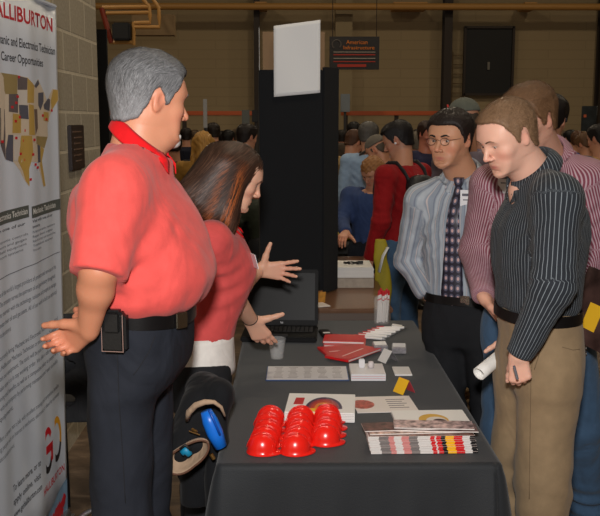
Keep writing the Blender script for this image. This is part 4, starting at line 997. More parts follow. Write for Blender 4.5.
b = MB(); b.box((-2.2, 10, 1.33), (.47, .05, 2.66)); tag(b.build('hanging_curtain', cloth('black drape', (10, 10, 12), fold=.8, fscale=3)), 'black drape hanging just past the end of block wall', 'curtain')
# plaque and posters on the block wall
def wall_plate(name, label, cat, px0, px1, y0, y1, m, th=.02, fr=None):
    X = -1.15; Ya, Yb = -X*906/(290-px0), -X*906/(290-px1); za, zb = 1.7-(y1-120)*Ya/906*1.0, 1.7-(y0-120)*Ya/906
    t = empty(name, (X, (Ya+Yb)/2, za), label=label, cat=cat); b = MB(); b.box((th/2, 0, (zb-za)/2), (th, Yb-Ya, zb-za), bev=.004); b.build('plate', m, t)
    if fr:
        b = MB(); [b.box((th+.001, -.02*(k % 2), (zb-za)*(.2+.13*k)), (.002, (Yb-Ya)*(.45+.1*(k % 3)), .007)) for k in range(6)]; b.build('engraving', fr, t)
    return t
wall_plate('wall_plaque', 'small dark engraved plaque on the grey block wall', 'plaque', 70, 83, 125, 170, mat('dark bronze plate', (44, 34, 34), .4), fr=mat('dull bronze letters', (110, 86, 72), .5))
def poster_mat():
    N = NT('bright poster print'); tc = N.n('ShaderNodeTexCoord'); vo = N.n('ShaderNodeTexVoronoi'); vo.inputs['Scale'].default_value = 14; N.l(tc.outputs['Object'], vo.inputs[0])
    r = N.n('ShaderNodeValToRGB'); r.color_ramp.interpolation = 'CONSTANT'; cs = [(150, 60, 40), (190, 170, 120), (70, 110, 150), (170, 140, 60), (90, 70, 50), (196, 186, 160)]
    r.color_ramp.elements[0].color = (*srgb(cs[0]), 1); r.color_ramp.elements[1].position = .16; r.color_ramp.elements[1].color = (*srgb(cs[1]), 1)
    for i, c in enumerate(cs[2:]): e = r.color_ramp.elements.new(.32+.16*i); e.color = (*srgb(c), 1)
    sp = N.n('ShaderNodeSeparateColor'); N.l(vo.outputs['Color'], sp.inputs[0]); N.l(sp.outputs[0], r.inputs[0]); N.l(r.outputs[0], N.b.inputs['Base Color']); return N.m
wall_plate('wall_poster', 'colourful poster on the block wall above the white banner', 'poster', 30, 57, -60, 4, poster_mat(), th=.01)
# ---------------------------------------------------------------- roll-up banner
bu = Vector((.066, .998, 0)).normalized(); bn = bu.cross(Vector((0, 0, 1))); bR = Wz(66.3, 527, 0); bR = W(66.8, 505, 3.6); bR.z = 0; BW = .86; BA = R(2.2)
uu_ = bu.copy(); vv_ = Vector((0, 0, 1))+bu*.052
Mb = Matrix(((uu_.x, vv_.x, bn.x, bR.x), (uu_.y, vv_.y, bn.y, bR.y), (uu_.z, vv_.z, 0, 0), (0, 0, 0, 1)))
def bp(px, py):
    r = ray(px, py); o = Vector((0, 0, CH)); t_ = (bR-o).dot(bn)/r.dot(bn); q = o+r*t_-bR; return q.dot(bu)-q.z*.052, q.z
T_ = empty('rollup_banner', bR, label='white roll-up banner with red headline and country map', cat='banner'); T_.rotation_euler = (0, 0, 0)
Mi_ = Matrix.Translation(-bR) @ Mb
def rip(u): return .004*sin(u*15)+.0015*sin(u*37+1)
vt = bp(59, 8)[1]
b = MB(); b.grid(lambda u, v: Mi_ @ Vector((-BW*(1-u), .09+(vt-.09)*v, rip(-BW*(1-u)))), 60, 12); SH = b.build('banner_sheet', mat('white banner vinyl', (206, 212, 222), .45), T_, smooth=True, solid=.0015)
bk = mat('black print', (34, 30, 34), .5); gy = mat('grey print', (96, 98, 104), .5); rd = mat('red print', (200, 22, 36), .5); dg_ = mat('dark grey print', (88, 92, 88), .5); wp = mat('white print', (214, 214, 210), .5)
def conform(o):
    for v in o.data.vertices:
        q = Mi_.inverted() @ v.co; v.co = Mi_ @ Vector((q.x, q.y, q.z+rip(q.x)+.0014))
def line(s, a, c, top, m, bold=0, name='lettering', z=0):
    u0, v0 = bp(*a); u1, v1 = bp(*c); vt_ = bp(*top)[1]; v0 = (v0+v1)/2 if abs(v0-v1) > .012 else v1
    h = vt_-bp(*a)[1]; o = fit_text(name, s, u0, u1, v0, v0+h, m, SH, Mi_, bold, z); conform(o); return o
uN = bp(53, 32)[0]; uL = bp(4, 18)[0]; w1 = (uN-uL)/9
v0, v1 = bp(53, 32)[1], bp(53, 18.5)[1]
o = fit_text('headline', 'HALLIBURTON', uL-2.3*w1, uN, v0, v1, rd, SH, Mi_, .02); conform(o)
def uv_line(s, ur, pr, ptop, left, m, bold=0):
    v0, v1 = bp(*pr)[1], bp(*ptop)[1]; o = fit_text('lettering', s, left, bp(*pr)[0], v0, v1, m, SH, Mi_, bold); conform(o)
uv_line('Mechanic and Electronics Technician', 0, (55, 55), (55, 47), bp(0, 42)[0]-.075, bk, .012)
uv_line('Career Opportunities', 0, (43, 67), (43, 59), bp(2, 57)[0], bk, .012)
def poly(pts, m, z=.0005, name='map_patch'):
    vs = [bp(*q) for q in pts]; 
    # finer strip so that it follows the ripple
    b = MB(); f_ = b.bm.faces.new([b.bm.verts.new(Vector((u_, v_, 0))) for u_, v_ in vs]); bmesh.ops.triangulate(b.bm, faces=[f_]); bmesh.ops.subdivide_edges(b.bm, edges=b.bm.edges[:], cuts=2, use_grid_fill=True)
    bmesh.ops.triangulate(b.bm, faces=b.bm.faces[:])
    for v in b.bm.verts: v.co = Mi_ @ Vector((v.co.x, v.co.y, rip(v.co.x)+.0012+z))
    return b.build(name, m, SH)
cs_ = {'b': (206, 190, 168), 't': (152, 132, 84), 'g': (98, 88, 88), 'o': (186, 152, 76), 's': (84, 84, 96), 'l': (204, 196, 186), 'n': (112, 94, 82)}
cm = {k: mat('map ink '+k, v, .5) for k, v in cs_.items()}
MAP = [('b', [(-60, 40), (0, 50), (70, 60), (105, 70), (130, 105), (150, 75), (175, 130), (190, 165), (210, 115), (228, 118), (230, 160), (215, 190), (200, 225), (190, 260), (192, 300), (175, 355), (165, 400), (180, 500), (172, 505), (155, 440), (150, 405), (118, 405), (105, 460), (112, 505), (95, 475), (80, 440), (55, 405), (25, 395), (0, 330), (-60, 300)]),
 ('t', [(5, 50), (70, 60), (68, 135), (25, 135), (5, 80)]), ('g', [(70, 62), (103, 72), (102, 118), (70, 118)]), ('g', [(37, 135), (72, 135), (72, 210), (37, 205)]), ('l', [(72, 120), (103, 120), (103, 178), (72, 178)]), ('o', [(103, 72), (130, 100), (128, 170), (103, 170)]),
 ('s', [(75, 178), (105, 180), (108, 235), (78, 232)]), ('o', [(52, 212), (83, 217), (83, 290), (50, 290)]), ('g', [(0, 190), (22, 195), (25, 300), (25, 395), (0, 330)]), ('s', [(26, 297), (53, 297), (53, 405), (26, 395)]), ('l', [(55, 297), (82, 297), (82, 400), (57, 400)]),
 ('o', [(84, 300), (120, 300), (125, 370), (110, 430), (112, 500), (100, 480), (90, 440), (72, 400)]), ('o', [(108, 175), (127, 180), (133, 298), (110, 298)]), ('n', [(129, 195), (145, 195), (148, 270), (136, 298)]), ('s', [(130, 103), (150, 77), (155, 95), (140, 112)]), ('s', [(150, 130), (172, 128), (172, 165), (160, 200), (150, 180)]),
 ('o', [(172, 205), (195, 208), (195, 245), (172, 240)]), ('t', [(140, 302), (190, 305), (175, 350), (140, 332)]), ('s', [(145, 336), (158, 336), (160, 405), (148, 407)]), ('o', [(160, 338), (174, 357), (165, 400), (180, 500), (172, 500), (158, 420)]), ('s', [(172, 178), (193, 152), (203, 157), (200, 203), (175, 195)]), ('o', [(205, 162), (213, 117), (227, 120), (228, 158), (208, 200)]), ('t', [(-60, 60), (-2, 60), (-2, 180), (-60, 180)]), ('n', [(-60, 200), (-2, 195), (-2, 300), (-60, 290)])]
for i, (k, pl) in enumerate(MAP): poly([(x/3.97, 60+y/3.97) for x, y in pl], cm[k], z=.0001 if i == 0 else .0006, name='map_outline' if i == 0 else 'map_patch')
b = MB()
for k, (x, y) in enumerate([(72, 72), (66, 150), (60, 175), (45, 192), (75, 232), (58, 248), (95, 285), (60, 315), (90, 325), (125, 322), (78, 378), (120, 380), (95, 402), (130, 420), (140, 432), (5, 330), (165, 225), (180, 240), (205, 205), (112, 480)]):
    u_, v_ = bp(x/3.97, 60+y/3.97); b.prism([(u_, v_), (u_+.022, v_), (u_+.022, v_+.009), (u_, v_+.009)], .002+rip(u_), .0024+rip(u_), Mi_)
b.build('map_marker', rd, SH)
def bar(x0, x1, ytl, ytr, ybl, ybr): u0, v0 = bp(x0, ybl); u1, v1 = bp(x1, ybr); t1 = bp(x1, ytr)[1]; b = MB(); b.grid(lambda u, v: Mi_ @ Vector((u0+(u1-u0)*u, v1+(t1-v1)*v, rip(u0+(u1-u0)*u)+.0018)), 24, 2); b.build('title_bar', dg_, SH); return u0, u1, v1, t1
for (x0, x1, a_) in ((-6, 28, 'Electronics Technician'), (30.5, 60, 'Mechanic Technician')):
    u0, u1, v0, v1 = bar(x0, x1, 209, 198.5 if x1 > 50 else 205, 222, 209.3 if x1 > 50 else 217); o = fit_text('lettering', a_, u0+.012, u1-.012 if x1 < 50 else u1-.05, v0+(v1-v0)*.3, v0+(v1-v0)*.8, wp, SH, Mi_, .02, .001); conform(o)
def para(lines, ul, ur, vtop, dv, hgt, m=gy, bold=.0):
    for k, s in enumerate(lines):
        if not s: continue
        f_ = min(1, .62+.38*len(s)/max(len(q) for q in lines)) if k < len(lines)-1 else .35
        o = fit_text('lettering', s, ul, ul+(ur-ul)*f_, vtop-dv*k-hgt, vtop-dv*k, m, SH, Mi_, bold); conform(o)
uR = bp(57, 265)[0]; uLf = -BW+.03; um = bp(31, 225)[0]
vA = bp(50, 214)[1]; para(['Visit with one of our', 'representatives today'], um, uR-.03, vA, .020, .011, bk, .01); para(['Visit with one of our', 'representatives today'], uLf, um-.06, vA, .020, .011, bk, .01)
vB = bp(57, 222)[1]; para(['Perform preventive maintenance', 'Repair diesel engines', 'Rebuild pumps and transmissions', 'Troubleshoot equipment', 'Work outdoors'], um, uR, vB, .017, .009); para(['Install electronic controls', 'Repair sensors and gauges', 'Calibrate field equipment', 'Troubleshoot systems', 'Work outdoors'], uLf, um-.04, vB, .017, .009)
b = MB(); v_ = bp(60, 252)[1]; b.grid(lambda u, v: Mi_ @ Vector((-BW+.02+(BW-.04)*u, v_+.0025*v, rip(-BW+.02+(BW-.04)*u)+.0018)), 30, 2); b.build('rule', gy, SH)
P1 = ['Halliburton is one of the world\'s largest providers of products and services to the', 'energy industry. The company serves the upstream oil and gas industry throughout', 'the lifecycle of the reservoir with the technology, solutions and people to manage', 'produce and monitor their oil and gas assets. All of our work is built on technical', 'expertise, and we put our customers\' needs first and deliver consistently every day.']
P2 = ['Halliburton is currently hiring Mechanic and Electronics Technicians in several', 'locations. As a Halliburton Mechanic Technician or an Electronics Technician', 'you will maintain our equipment. The tools will be your daily responsibility to', 'service and make sure it is in top working order. We offer a safe workplace,', 'extensive training and benefits as well as a competitive salary to people who', 'want to grow with our company by performing maintenance and repair on mobile', 'oilfield equipment.']
P3 = ['Halliburton offers a career, not a job, with excellent training and competitive benefits.', 'We are seeking people with an interest in mechanics, electronics or diesel for our teams', 'throughout the country. Opportunities are also available around the world.']
v1 = bp(57, 264)[1]; v2 = bp(57, 317)[1]; v3 = bp(57, 385)[1]
para(P1, uLf, uR, v1, .034, .017); para(P2, uLf, uR, v2, .034, .017); para(P3, uLf, uR, v3, .034, .017)
vT = bp(36, 462)[1]; uT0, uT1 = bp(14, 490)[0], bp(38, 470)[0]; para(['To learn more, or to', 'apply online, visit', 'www.gohalliburton.com', ''], uT0, uT1+.02, vT, .048, .024, bk, .012)
# the GO mark: G in red and black, O in gold and black
def ringmark(px0, px1, py_t, py_b, cols, gap=None, th=.3):
    u0, u1 = bp(px0, (py_t+py_b)/2)[0], bp(px1, (py_t+py_b)/2)[0]; vt_, vb = bp((px0+px1)/2, py_t)[1], bp((px0+px1)/2, py_b)[1]; cu, cv = (u0+u1)/2, (vt_+vb)/2; a_, c_ = (u1-u0)/2, (vt_-vb)/2
    for (d0, d1, m) in cols:
        b = MB(); b.grid(lambda u, v: Mi_ @ Vector((cu+cos(R(d0+(d1-d0)*u))*a_*(1-th*v), cv+sin(R(d0+(d1-d0)*u))*c_*(1-th*v*.8), rip(cu)+.0022)), 20, 2); b.build('logo_ring', m, SH)
    return cu, cv, a_, c_
gold = mat('gold print', (226, 160, 30), .45)
cu, cv, a_, c_ = ringmark(42.5, 52.5, 427, 474, [(40, 200, rd), (200, 330, bk)], th=.36)
b = MB(); b.prism([(cu-.02, cv-.012), (cu+a_*1.0, cv-.012), (cu+a_*1.0, cv+.02), (cu-.02, cv+.02)], .002+rip(cu), .0025+rip(cu), Mi_); b.prism([(cu+a_*.62, cv-c_*.6), (cu+a_, cv-c_*.6), (cu+a_, cv), (cu+a_*.62, cv)], .002+rip(cu), .0025+rip(cu), Mi_); b.build('logo_bar', rd, SH)
ringmark(52.5, 62, 416, 462, [(-20, 215, gold), (215, 340, bk)], th=.36)
v_ = (bp(44, 494)[1]+bp(64, 470)[1])/2; o = fit_text('lettering', 'HALLIBURTON', bp(42.5, 490)[0], bp(64.5, 470)[0], v_-.004, v_+.026, rd, SH, Mi_, .02); conform(o)
u0 = bp(41, 505)[0]; vq = bp(66, 478)[1]
b = MB(); b.grid(lambda u, v: Mi_ @ Vector((u0+(-.003-u0)*u, .092+(vq-.092)*v*(.45+.55*u), rip(u0+(-.003-u0)*u)+.0018)), 16, 8); b.build('photo_print', mat('blue sky print', (120, 150, 176), .5, noise=.3, nscale=12), SH)
b = MB(); rr = random.Random(3)
for k in range(26):
    u_ = u0+(-.02-u0)*(.15+.8*rr.random()); v_ = .10+(vq-.17)*rr.random()*(.4+.6*(u_-u0)/(-u0)); w_ = .015+.02*rr.random(); b.prism([(u_-w_, v_), (u_, v_-w_*.7), (u_+w_*.8, v_+w_*.3), (u_+w_*.2, v_+w_)], .0022+rip(u_)+.0002*k, .0026+rip(u_)+.0002*k, Mi_)
b.build('machinery_print', mat('machinery red print', (196, 26, 40), .5), SH)
alu = mat('brushed aluminium', (186, 188, 190), .3, metal=.9)
b = MB(); b.box(Mi_ @ Vector((-BW/2, .05, -.02)), (.11, BW+.02, .09), rot=(0, 0, -math.atan2(.066, .998)), bev=.02, seg=3); b.build('base', alu, T_, smooth='auto')
for uu in (-.04, -BW+.08):
    b = MB(); b.tube([Mi_ @ Vector((uu+.02*sin(a), .012+.10*sin(a)*.9, .04+.13*(1-cos(a))*.9)) for a in [pi*i/14 for i in range(15)]], .011, n=8); b.build('foot', alu, T_, smooth=True)
b = MB(); b.box(Mi_ @ Vector((-BW/2, vt, 0)), (.012, BW, .014), rot=(0, 0, -math.atan2(.066, .998)), bev=.004); b.build('top_rail', MATS['white banner vinyl'], T_)
b = MB(); b.tube([Mi_ @ Vector((-BW/2, .05, -.03)), Mi_ @ Vector((-BW/2, vt, -.02))], .01, n=8); b.build('support_pole', alu, T_)
# ---------------------------------------------------------------- tables
TX0, TX1, TY0, TY1, TZ = -.2, .587, 2.42, 4.25, .75
def folding_table(label, x0, x1, y0, y1, z, top, leg):
    t = empty('folding_table', ((x0+x1)/2, (y0+y1)/2, 0), label=label, cat='table'); w, d = x1-x0, y1-y0
    b = MB(); b.box((0, 0, z-.012), (w, d, .024), bev=.006); b.build('tabletop', top, t, smooth='auto')
    b = MB(); [b.box((0, sy*(d/2-.02), z-.045), (w-.03, .02, .045)) for sy in (-1, 1)]; [b.box((sx*(w/2-.02), 0, z-.045), (.02, d-.05, .045)) for sx in (-1, 1)]; b.build('apron', leg, t)
    for sx in (-1, 1):
        for sy in (-1, 1): b = MB(); b.tube([(sx*(w/2-.07), sy*(d/2-.2), z-.05), (sx*(w/2-.07), sy*(d/2-.2), .0)], .014, n=10); b.build('leg', steel if 0 else mat('grey leg metal', (90, 90, 92), .4, metal=.6), t, smooth='auto')
    return t
woodtop = mat('brown laminate', (112, 78, 54), .35, noise=.18, nscale=9, stretch=(1, .15, 1)); apr = mat('grey brown edge', (104, 88, 78), .5)
folding_table('brown folding table beyond the black-clothed one, holding the display', -.22, .53, 4.56, 6.38, .74, woodtop, apr)
folding_table('long folding table hidden under the black tablecloth', TX0+.012, TX1-.012, TY0+.012, TY1-.012, TZ-.003, woodtop, apr)
def cloth_top():
    N = NT('black table cloth'); N.b.inputs['Base Color'].default_value = (*srgb((27, 30, 34)), 1); N.b.inputs['Roughness'].default_value = .7; N.b.inputs['Sheen Weight'].default_value = .12; N.b.inputs['Specular IOR Level'].default_value = .4
    tc = N.n('ShaderNodeTexCoord'); n2 = N.n('ShaderNodeTexNoise'); n2.inputs['Scale'].default_value = 260; n2.inputs['Detail'].default_value = 3; N.l(tc.outputs['Object'], n2.inputs[0])
    n1 = N.n('ShaderNodeTexNoise'); n1.inputs['Scale'].default_value = 3; n1.inputs['Detail'].default_value = 2; N.l(tc.outputs['Object'], n1.inputs[0])
    N.bump(N.math('ADD', N.math('MULTIPLY', n2.outputs[0], .35), N.math('MULTIPLY', n1.outputs[0], .6)), .35, .006); return N.m
def cloth_mesh():
    r_ = .018; i_ = .6*r_; cs = [(TX0+i_, TY0+i_), (TX1-i_, TY0+i_), (TX1-i_, TY1-i_), (TX0+i_, TY1-i_)]; L = []
    n_ = [(0, -1), (1, 0), (0, 1), (-1, 0)]; step = .012
    for i in range(4):
        a, c = Vector(cs[i]), Vector(cs[(i+1) % 4]); ln = (c-a).length; k = int(ln/step); nn = Vector(n_[i]); pn = Vector(n_[i-1])
        for j in range(7):                                    # corner fan
            t = j/7; q = pn.lerp(nn, t).normalized(); L.append((a, q, 1.0))
        for j in range(k+1): L.append((a.lerp(c, j/k), nn, max(0, 1-min(j, k-j)*step/.12)))
    V = []; rows = 34; s_ = 0; prev = None
    for (pt, nn, cor) in L:
        if prev is not None: s_ += (pt-prev).length+.002
        prev = pt; col = []
        for j in range(rows):
            if j < 5:
                a = pi/2*j/4; col.append((pt.x+nn.x*(.004+r_*sin(a)), pt.y+nn.y*(.004+r_*sin(a)), TZ-r_+r_*cos(a)))
            else:
                t = (j-4)/(rows-5); z = (TZ-r_)*(1-t)+.006*t; w_ = .004+r_+t**1.0*(.010+.016*(sin(s_*23+.6*sin(s_*7))+1)+.010*(sin(s_*51+1)+1))+cor*.07*t**.7
                col.append((pt.x+nn.x*w_, pt.y+nn.y*w_, z))
        V.append(col)
    n = len(V); VV = np.array(V).reshape(-1, 3); F = []
    for i in range(n):
        for j in range(rows-1): F.append((i*rows+j, i*rows+j+1, ((i+1) % n)*rows+j+1, ((i+1) % n)*rows+j))
    me = bpy.data.meshes.new('tablecloth'); top = [i*rows for i in range(n)]
    me.from_pydata([tuple(v) for v in VV], [], F+[tuple(top)]); me.update(); me.polygons.foreach_set('use_smooth', [True]*len(me.polygons)); me.polygons[len(me.polygons)-1].use_smooth = False; return me
o = link('tablecloth', cloth_mesh(), cloth_top(), smooth=False); tag(o, 'black tablecloth draped over the long table to the floor', 'tablecloth')
# ---- things on the cloth
def put(name, label, cat, pos, rz=0, group=None): return empty(name, pos, rz, label=label, cat=cat, group=group)
red_pl = mat('glossy red plastic', (232, 34, 24), .25, spec=.6)
def helmet_mesh():
    b = MB(); n = 28; rows = 10; prof = []
    def P3(a, t): # t 0 rim .. 1 top
        e = t*pi/2; r_ = cos(e); x = .0345*r_*cos(a); y = .030*r_*sin(a); return Vector((x-.003, y, .006+.041*sin(e)**.9))
    rings = [[b.bm.verts.new(P3(2*pi*k/n, i/rows)) for k in range(n)] for i in range(rows)]; top = b.bm.verts.new(P3(0, 1))
    for i in range(rows-1):
        for k in range(n): b.bm.faces.new((rings[i][k], rings[i][(k+1) % n], rings[i+1][(k+1) % n], rings[i+1][k]))
    for k in range(n): b.bm.faces.new((rings[-1][k], rings[-1][(k+1) % n], top))
    def B3(a, out): 
        ext = .004+.010*max(0, cos(a))**1.5*1.1; ext -= .002; rx, ry = .0345+ext*out, .030+.0025*out; return Vector((rx*cos(a)-.003, ry*sin(a), .006-.003*out*(1)))
    o1 = [b.bm.verts.new(B3(2*pi*k/n, 1)) for k in range(n)]; o2 = [b.bm.verts.new(B3(2*pi*k/n, 1)-Vector((0, 0, .0028))) for k in range(n)]
    for k in range(n):
        k2 = (k+1) % n; b.bm.faces.new((rings[0][k], o1[k], o1[k2], rings[0][k2])); b.bm.faces.new((o1[k], o2[k], o2[k2], o1[k2]))
    b.bm.faces.new(o2[::-1])
    return b
hm = helmet_mesh(); H0 = put('toy_hard_hat', '', 'toy hat', (0, 0, 0)); hs_ = hm.build('shell', red_pl, H0, smooth='auto')
b = MB()
for yy in (-.010, 0, .010): b.tube([(-.003+.0352*cos(a)*cos(0), yy*(1 if abs(cos(a)) > .0 else 1), .0045+.0425*sin(a)**.9*(1-(yy/.05)**2)) for a in [R(12+i*13) for i in range(13)]], .0009, n=6)
b.build('ridge', red_pl, H0, smooth=True)
cols = [(264, 456, 5), (298, 456, 5), (328.5, 446.5, 4)]; nm = {0: 'left', 1: 'middle', 2: 'right'}; ordn = ['front', 'second', 'third', 'fourth', 'fifth']
first = True
for ci, (px, py, cnt) in enumerate(cols):
    base = Wz(px, py, .752)
    for k in range(cnt):
        o = H0 if first else copy_tree(H0); first = False
        o.location = (base.x+.003*((k*7+ci*3) % 3-1)+.004*k, base.y+.03+.062*k, .7525); o.rotation_euler = (0, 0, R(-8+((k*5+ci*4) % 5)*4)); o.scale = (1.24, 1.24, 1.24)
        o['label'] = 'red toy hard hat, %s from the front in the %s row' % (ordn[k] if k else 'nearest one', nm[ci]); o['group'] = 'red toy hard hats'
        if k == 0: o['label'] = 'red toy hard hat at the front of the %s row' % nm[ci]
paper = mat('white paper', (232, 230, 226), .6); paper2 = mat('cream paper', (224, 216, 210), .6)
def sheet(name, label, cat, quad, z, h, m, rz=None, group=None, bev=.001):
    """flat item; quad = its photo corners near-left, near-right, far-right, far-left on the table at height z"""
    q = [Wz(x, y, z) for x, y in quad]; c = sum(q, Vector())/4; ex = ((q[1]-q[0])+(q[2]-q[3]))/2; ey = ((q[3]-q[0])+(q[2]-q[1]))/2; a = math.atan2(ex.y, ex.x)
    t = empty(name, (c.x, c.y, z), a, label=label, cat=cat, group=group); w, d = ex.length, abs(ey.dot(Vector((-sin(a), cos(a), 0)))); b = MB(); b.box((0, 0, h/2), (w, d, h), bev=bev if h > .003 else 0)
    b.build('pages' if h > .003 else 'page', m, t); return t, w, d
def patch(t, name, m, poly_, z): b = MB(); b.prism(poly_, z, z+.0006); return b.build(name, m, t)
ink = mat('dull ink', (120, 112, 112), .6); inkr = mat('red ink', (190, 40, 44), .6); yel = mat('yellow print', (238, 186, 40), .5); blkp = mat('black gloss print', (24, 20, 22), .3)
# leaflet stack with the rainbow picture
t, w, d = sheet('leaflet_stack', 'thick white leaflet stack with an oval picture, behind the toy hats', 'leaflets', [(285, 421), (358, 423), (352, 403), (289, 402)], .752, .031, paper)
patch(t, 'lettering_print', inkr, [(-w*.40, -d*.1), (-w*.26, -d*.1), (-w*.25, d*.25), (-w*.38, d*.25)], .031)
for k, (c_, a0) in enumerate([((50, 36, 70), 1.0), ((150, 40, 60), .84), ((190, 50, 26), .7), ((226, 130, 30), .5), ((24, 16, 20), .32)]):
    patch(t, 'picture_band', mat('rainbow ink %d' % k, c_, .4), [(w*.05+w*.27*a0*cos(x), -d*.30+d*.60*a0*sin(x)) for x in [pi*i/16 for i in range(17)]], .031+.0006*k)
patch(t, 'yellow_print', yel, [(-w*.18, -d*.46), (-w*.05, -d*.46), (-w*.02, -d*.25), (-w*.15, -d*.25)], .0312)
b = MB(); b.box((-w*.10, -d/2-.0005, .0155), (w*.17, .001, .0305)); b.build('yellow_edge', mat('pale yellow print', (240, 216, 140), .5), t)
b = MB(); [b.box((0, -d/2-.0003, .005+.0052*k), (w*.98, .0006, .0006)) for k in range(5)]; b.build('page_edge', ink, t)
t, w, d = sheet('brochure', 'open pale brochure lying between the two leaflet stacks', 'brochure', [(356, 413), (420, 412), (408, 396), (352, 398)], .752, .0024, paper2)
patch(t, 'photo_print', mat('red brown photo', (176, 84, 70), .5, noise=.5, nscale=60), [(-w*.36+w*.20*cos(x), .0+d*.28*sin(x)) for x in [2*pi*i/14 for i in range(14)]], .0025)
[patch(t, 'text_print', ink, [(w*.06, d*(.25-.13*k)), (w*(.32 if k % 2 else .38), d*(.25-.13*k)), (w*(.32 if k % 2 else .38), d*(.28-.13*k)), (w*.06, d*(.28-.13*k))], .0025) for k in range(5)]
t, w, d = sheet('leaflet_stack', 'smaller leaflet stack with gold curved picture, behind the striped booklets', 'leaflets', [(396, 434), (476, 433), (462, 413), (394, 414)], .752, .012, paper)
for k, (c_, a0) in enumerate([((216, 170, 60), 1.0), ((224, 214, 204), .7), ((60, 30, 30), .5), ((150, 40, 60), .25)]):
    patch(t, 'picture_band', mat('curve ink %d' % k, c_, .4), [(w*(.02+.035*k)+w*.20*a0*cos(x), -d*(.02+.06*k)+d*.30*a0*sin(x)) for x in [R(-20)+R(220)*i/16 for i in range(17)]], .012+.0006*k)
b = MB(); b.box((.0, -d/2-.0004, .006), (w*.25, .0008, .011)); b.build('edge_print', mat('pink edge print', (226, 140, 140), .5), t)
# booklets with striped spines
q0, q1 = Wz(371, 454, .752), Wz(478, 453, .752); w = (q1-q0).length; ang = math.atan2(q1.y-q0.y, q1.x-q0.x); d = .10
sp_cols = [('spine white', (214, 208, 204), 0, .10), ('spine grey', (120, 112, 110), .10, .19), ('spine rose', (206, 130, 126), .19, .24), ('spine white', (214, 208, 204), .24, .31), ('spine rose', (206, 130, 126), .31, .38), ('spine grey', (120, 112, 110), .38, .46), ('spine white', (214, 208, 204), .46, .58), ('spine red', (208, 30, 34), .58, .62), ('spine white', (214, 208, 204), .62, .635), ('spine red', (208, 30, 34), .635, .68), ('spine black', (22, 20, 22), .68, .72), ('spine yellow', (244, 180, 30), .72, .80), ('spine red', (208, 30, 34), .80, .88), ('spine white', (224, 220, 216), .88, .95), ('spine black', (22, 20, 22), .95, 1.0)]
cover = mat('brochure cover print', (130, 96, 86), .5, noise=.9, nscale=40)
K0 = put('booklet', '', 'booklet', (0, 0, 0)); b = MB(); b.box((0, d/2, .0023), (w, d, .0044), bev=.0006); b.build('pages', paper2, K0)
b = MB(); b.box((0, d/2, .0046), (w*.99, d*.98, .0006)); b.build('cover', cover, K0)
b = MB(); ml = []
for i, (nm_, c_, a, e) in enumerate(sp_cols):
    m_ = mat(nm_, c_, .4); 
    if m_ not in ml: ml.append(m_)
    b.box(((a+e)/2*w-w/2, -.0008, .0023), ((e-a)*w, .0016, .0042), mi=ml.index(m_))
b.build('striped_spine', ml, K0)
mid = (q0+q1)/2
for k in range(10):
    o = K0 if k == 0 else copy_tree(K0); o.location = (mid.x+.0015*sin(k*2.3)-.001*k, mid.y+.001*sin(k*1.7)+.001*k, .752+.0049*k); o.rotation_euler = (0, 0, ang+R(.3*sin(k*3.1)))
    o['label'] = ('striped-spine booklet on top of the stack of booklets' if k == 9 else 'striped-spine booklet at the bottom of its stack' if k == 0 else 'striped-spine booklet in the middle of the booklet stack'); o['group'] = 'stacked booklets'
for k, (dx, dy, rz, c_) in enumerate([(-.02, .035, 3, (190, 160, 146)), (.03, .05, -4, (120, 96, 92)), (-.05, .055, 4, (90, 56, 50)), (.035, .06, -5, (176, 150, 146))]):
    t = put('booklet', ['cream booklet fanned across the striped stack', 'grey booklet fanned right across the striped stack', 'dark brown booklet fanned left across the striped stack', 'pale booklet topmost at right of the striped stack'][k], 'booklet', (mid.x+dx, mid.y+dy*.5+.042, .802+.0032*k), ang+R(rz), 'fanned booklets')
    b = MB(); b.box((0, 0, .0013), (w*(.9-.05*k), .07, .0025)); b.build('pages', paper2, t); b = MB(); b.box((0, 0, .0028), (w*(.9-.05*k), .07, .0006)); b.build('cover', mat('fan cover %d' % k, c_, .5, noise=.9, nscale=45), t)
# price-list sheet on its blue board
t, w, d = sheet('clipboard', 'blue board with a printed list sheet on it, left of the white box', 'clipboard', [(266, 381), (350, 381), (346, 367), (267, 367)], .752, .003, mat('navy board', (40, 70, 120), .5))
t.children[0].name = 'board'; b = MB(); b.box((0, .002, .0034), (w*.98, d*.95, .0008)); b.build('page', mat('grey paper', (206, 204, 206), .6), t)
b = MB(); rr = random.Random(5)
for k in range(9):
    for c_ in range(5): b.box(((c_-2)*w*.18+.004*rr.random(), d*(.38-.09*k), .0040), (w*(.06+.06*rr.random()), d*.018, .0003))
b.build('text_print', ink, t)
# white literature box with card holders
t, w, d = sheet('card_tray', 'white slotted card tray with small holders on top', 'tray', [(350, 381), (385, 381), (383, 370), (350, 370)], .752, .026, mat('white plastic', (222, 220, 222), .3))
b = MB(); b.box((-w*.15, d*.1, .043), (.022, .014, .034), bev=.003); b.build('card_holder', MATS['white plastic'], t, smooth='auto')
b = MB(); b.lathe([(0, .026), (.011, .026), (.012, .04), (.009, .05), (0, .052)], c=(w*.12, d*.1, 0), n=16); b.build('clear_cup', mat('frosted clear', (214, 206, 206), .15), t, smooth=True)
b = MB(); [b.box((0, -d/2-.0004, z), (w*.98, .0008, .0012)) for z in (.009, .017)]; b.build('slot', mat('rose line', (206, 130, 140), .5), t)
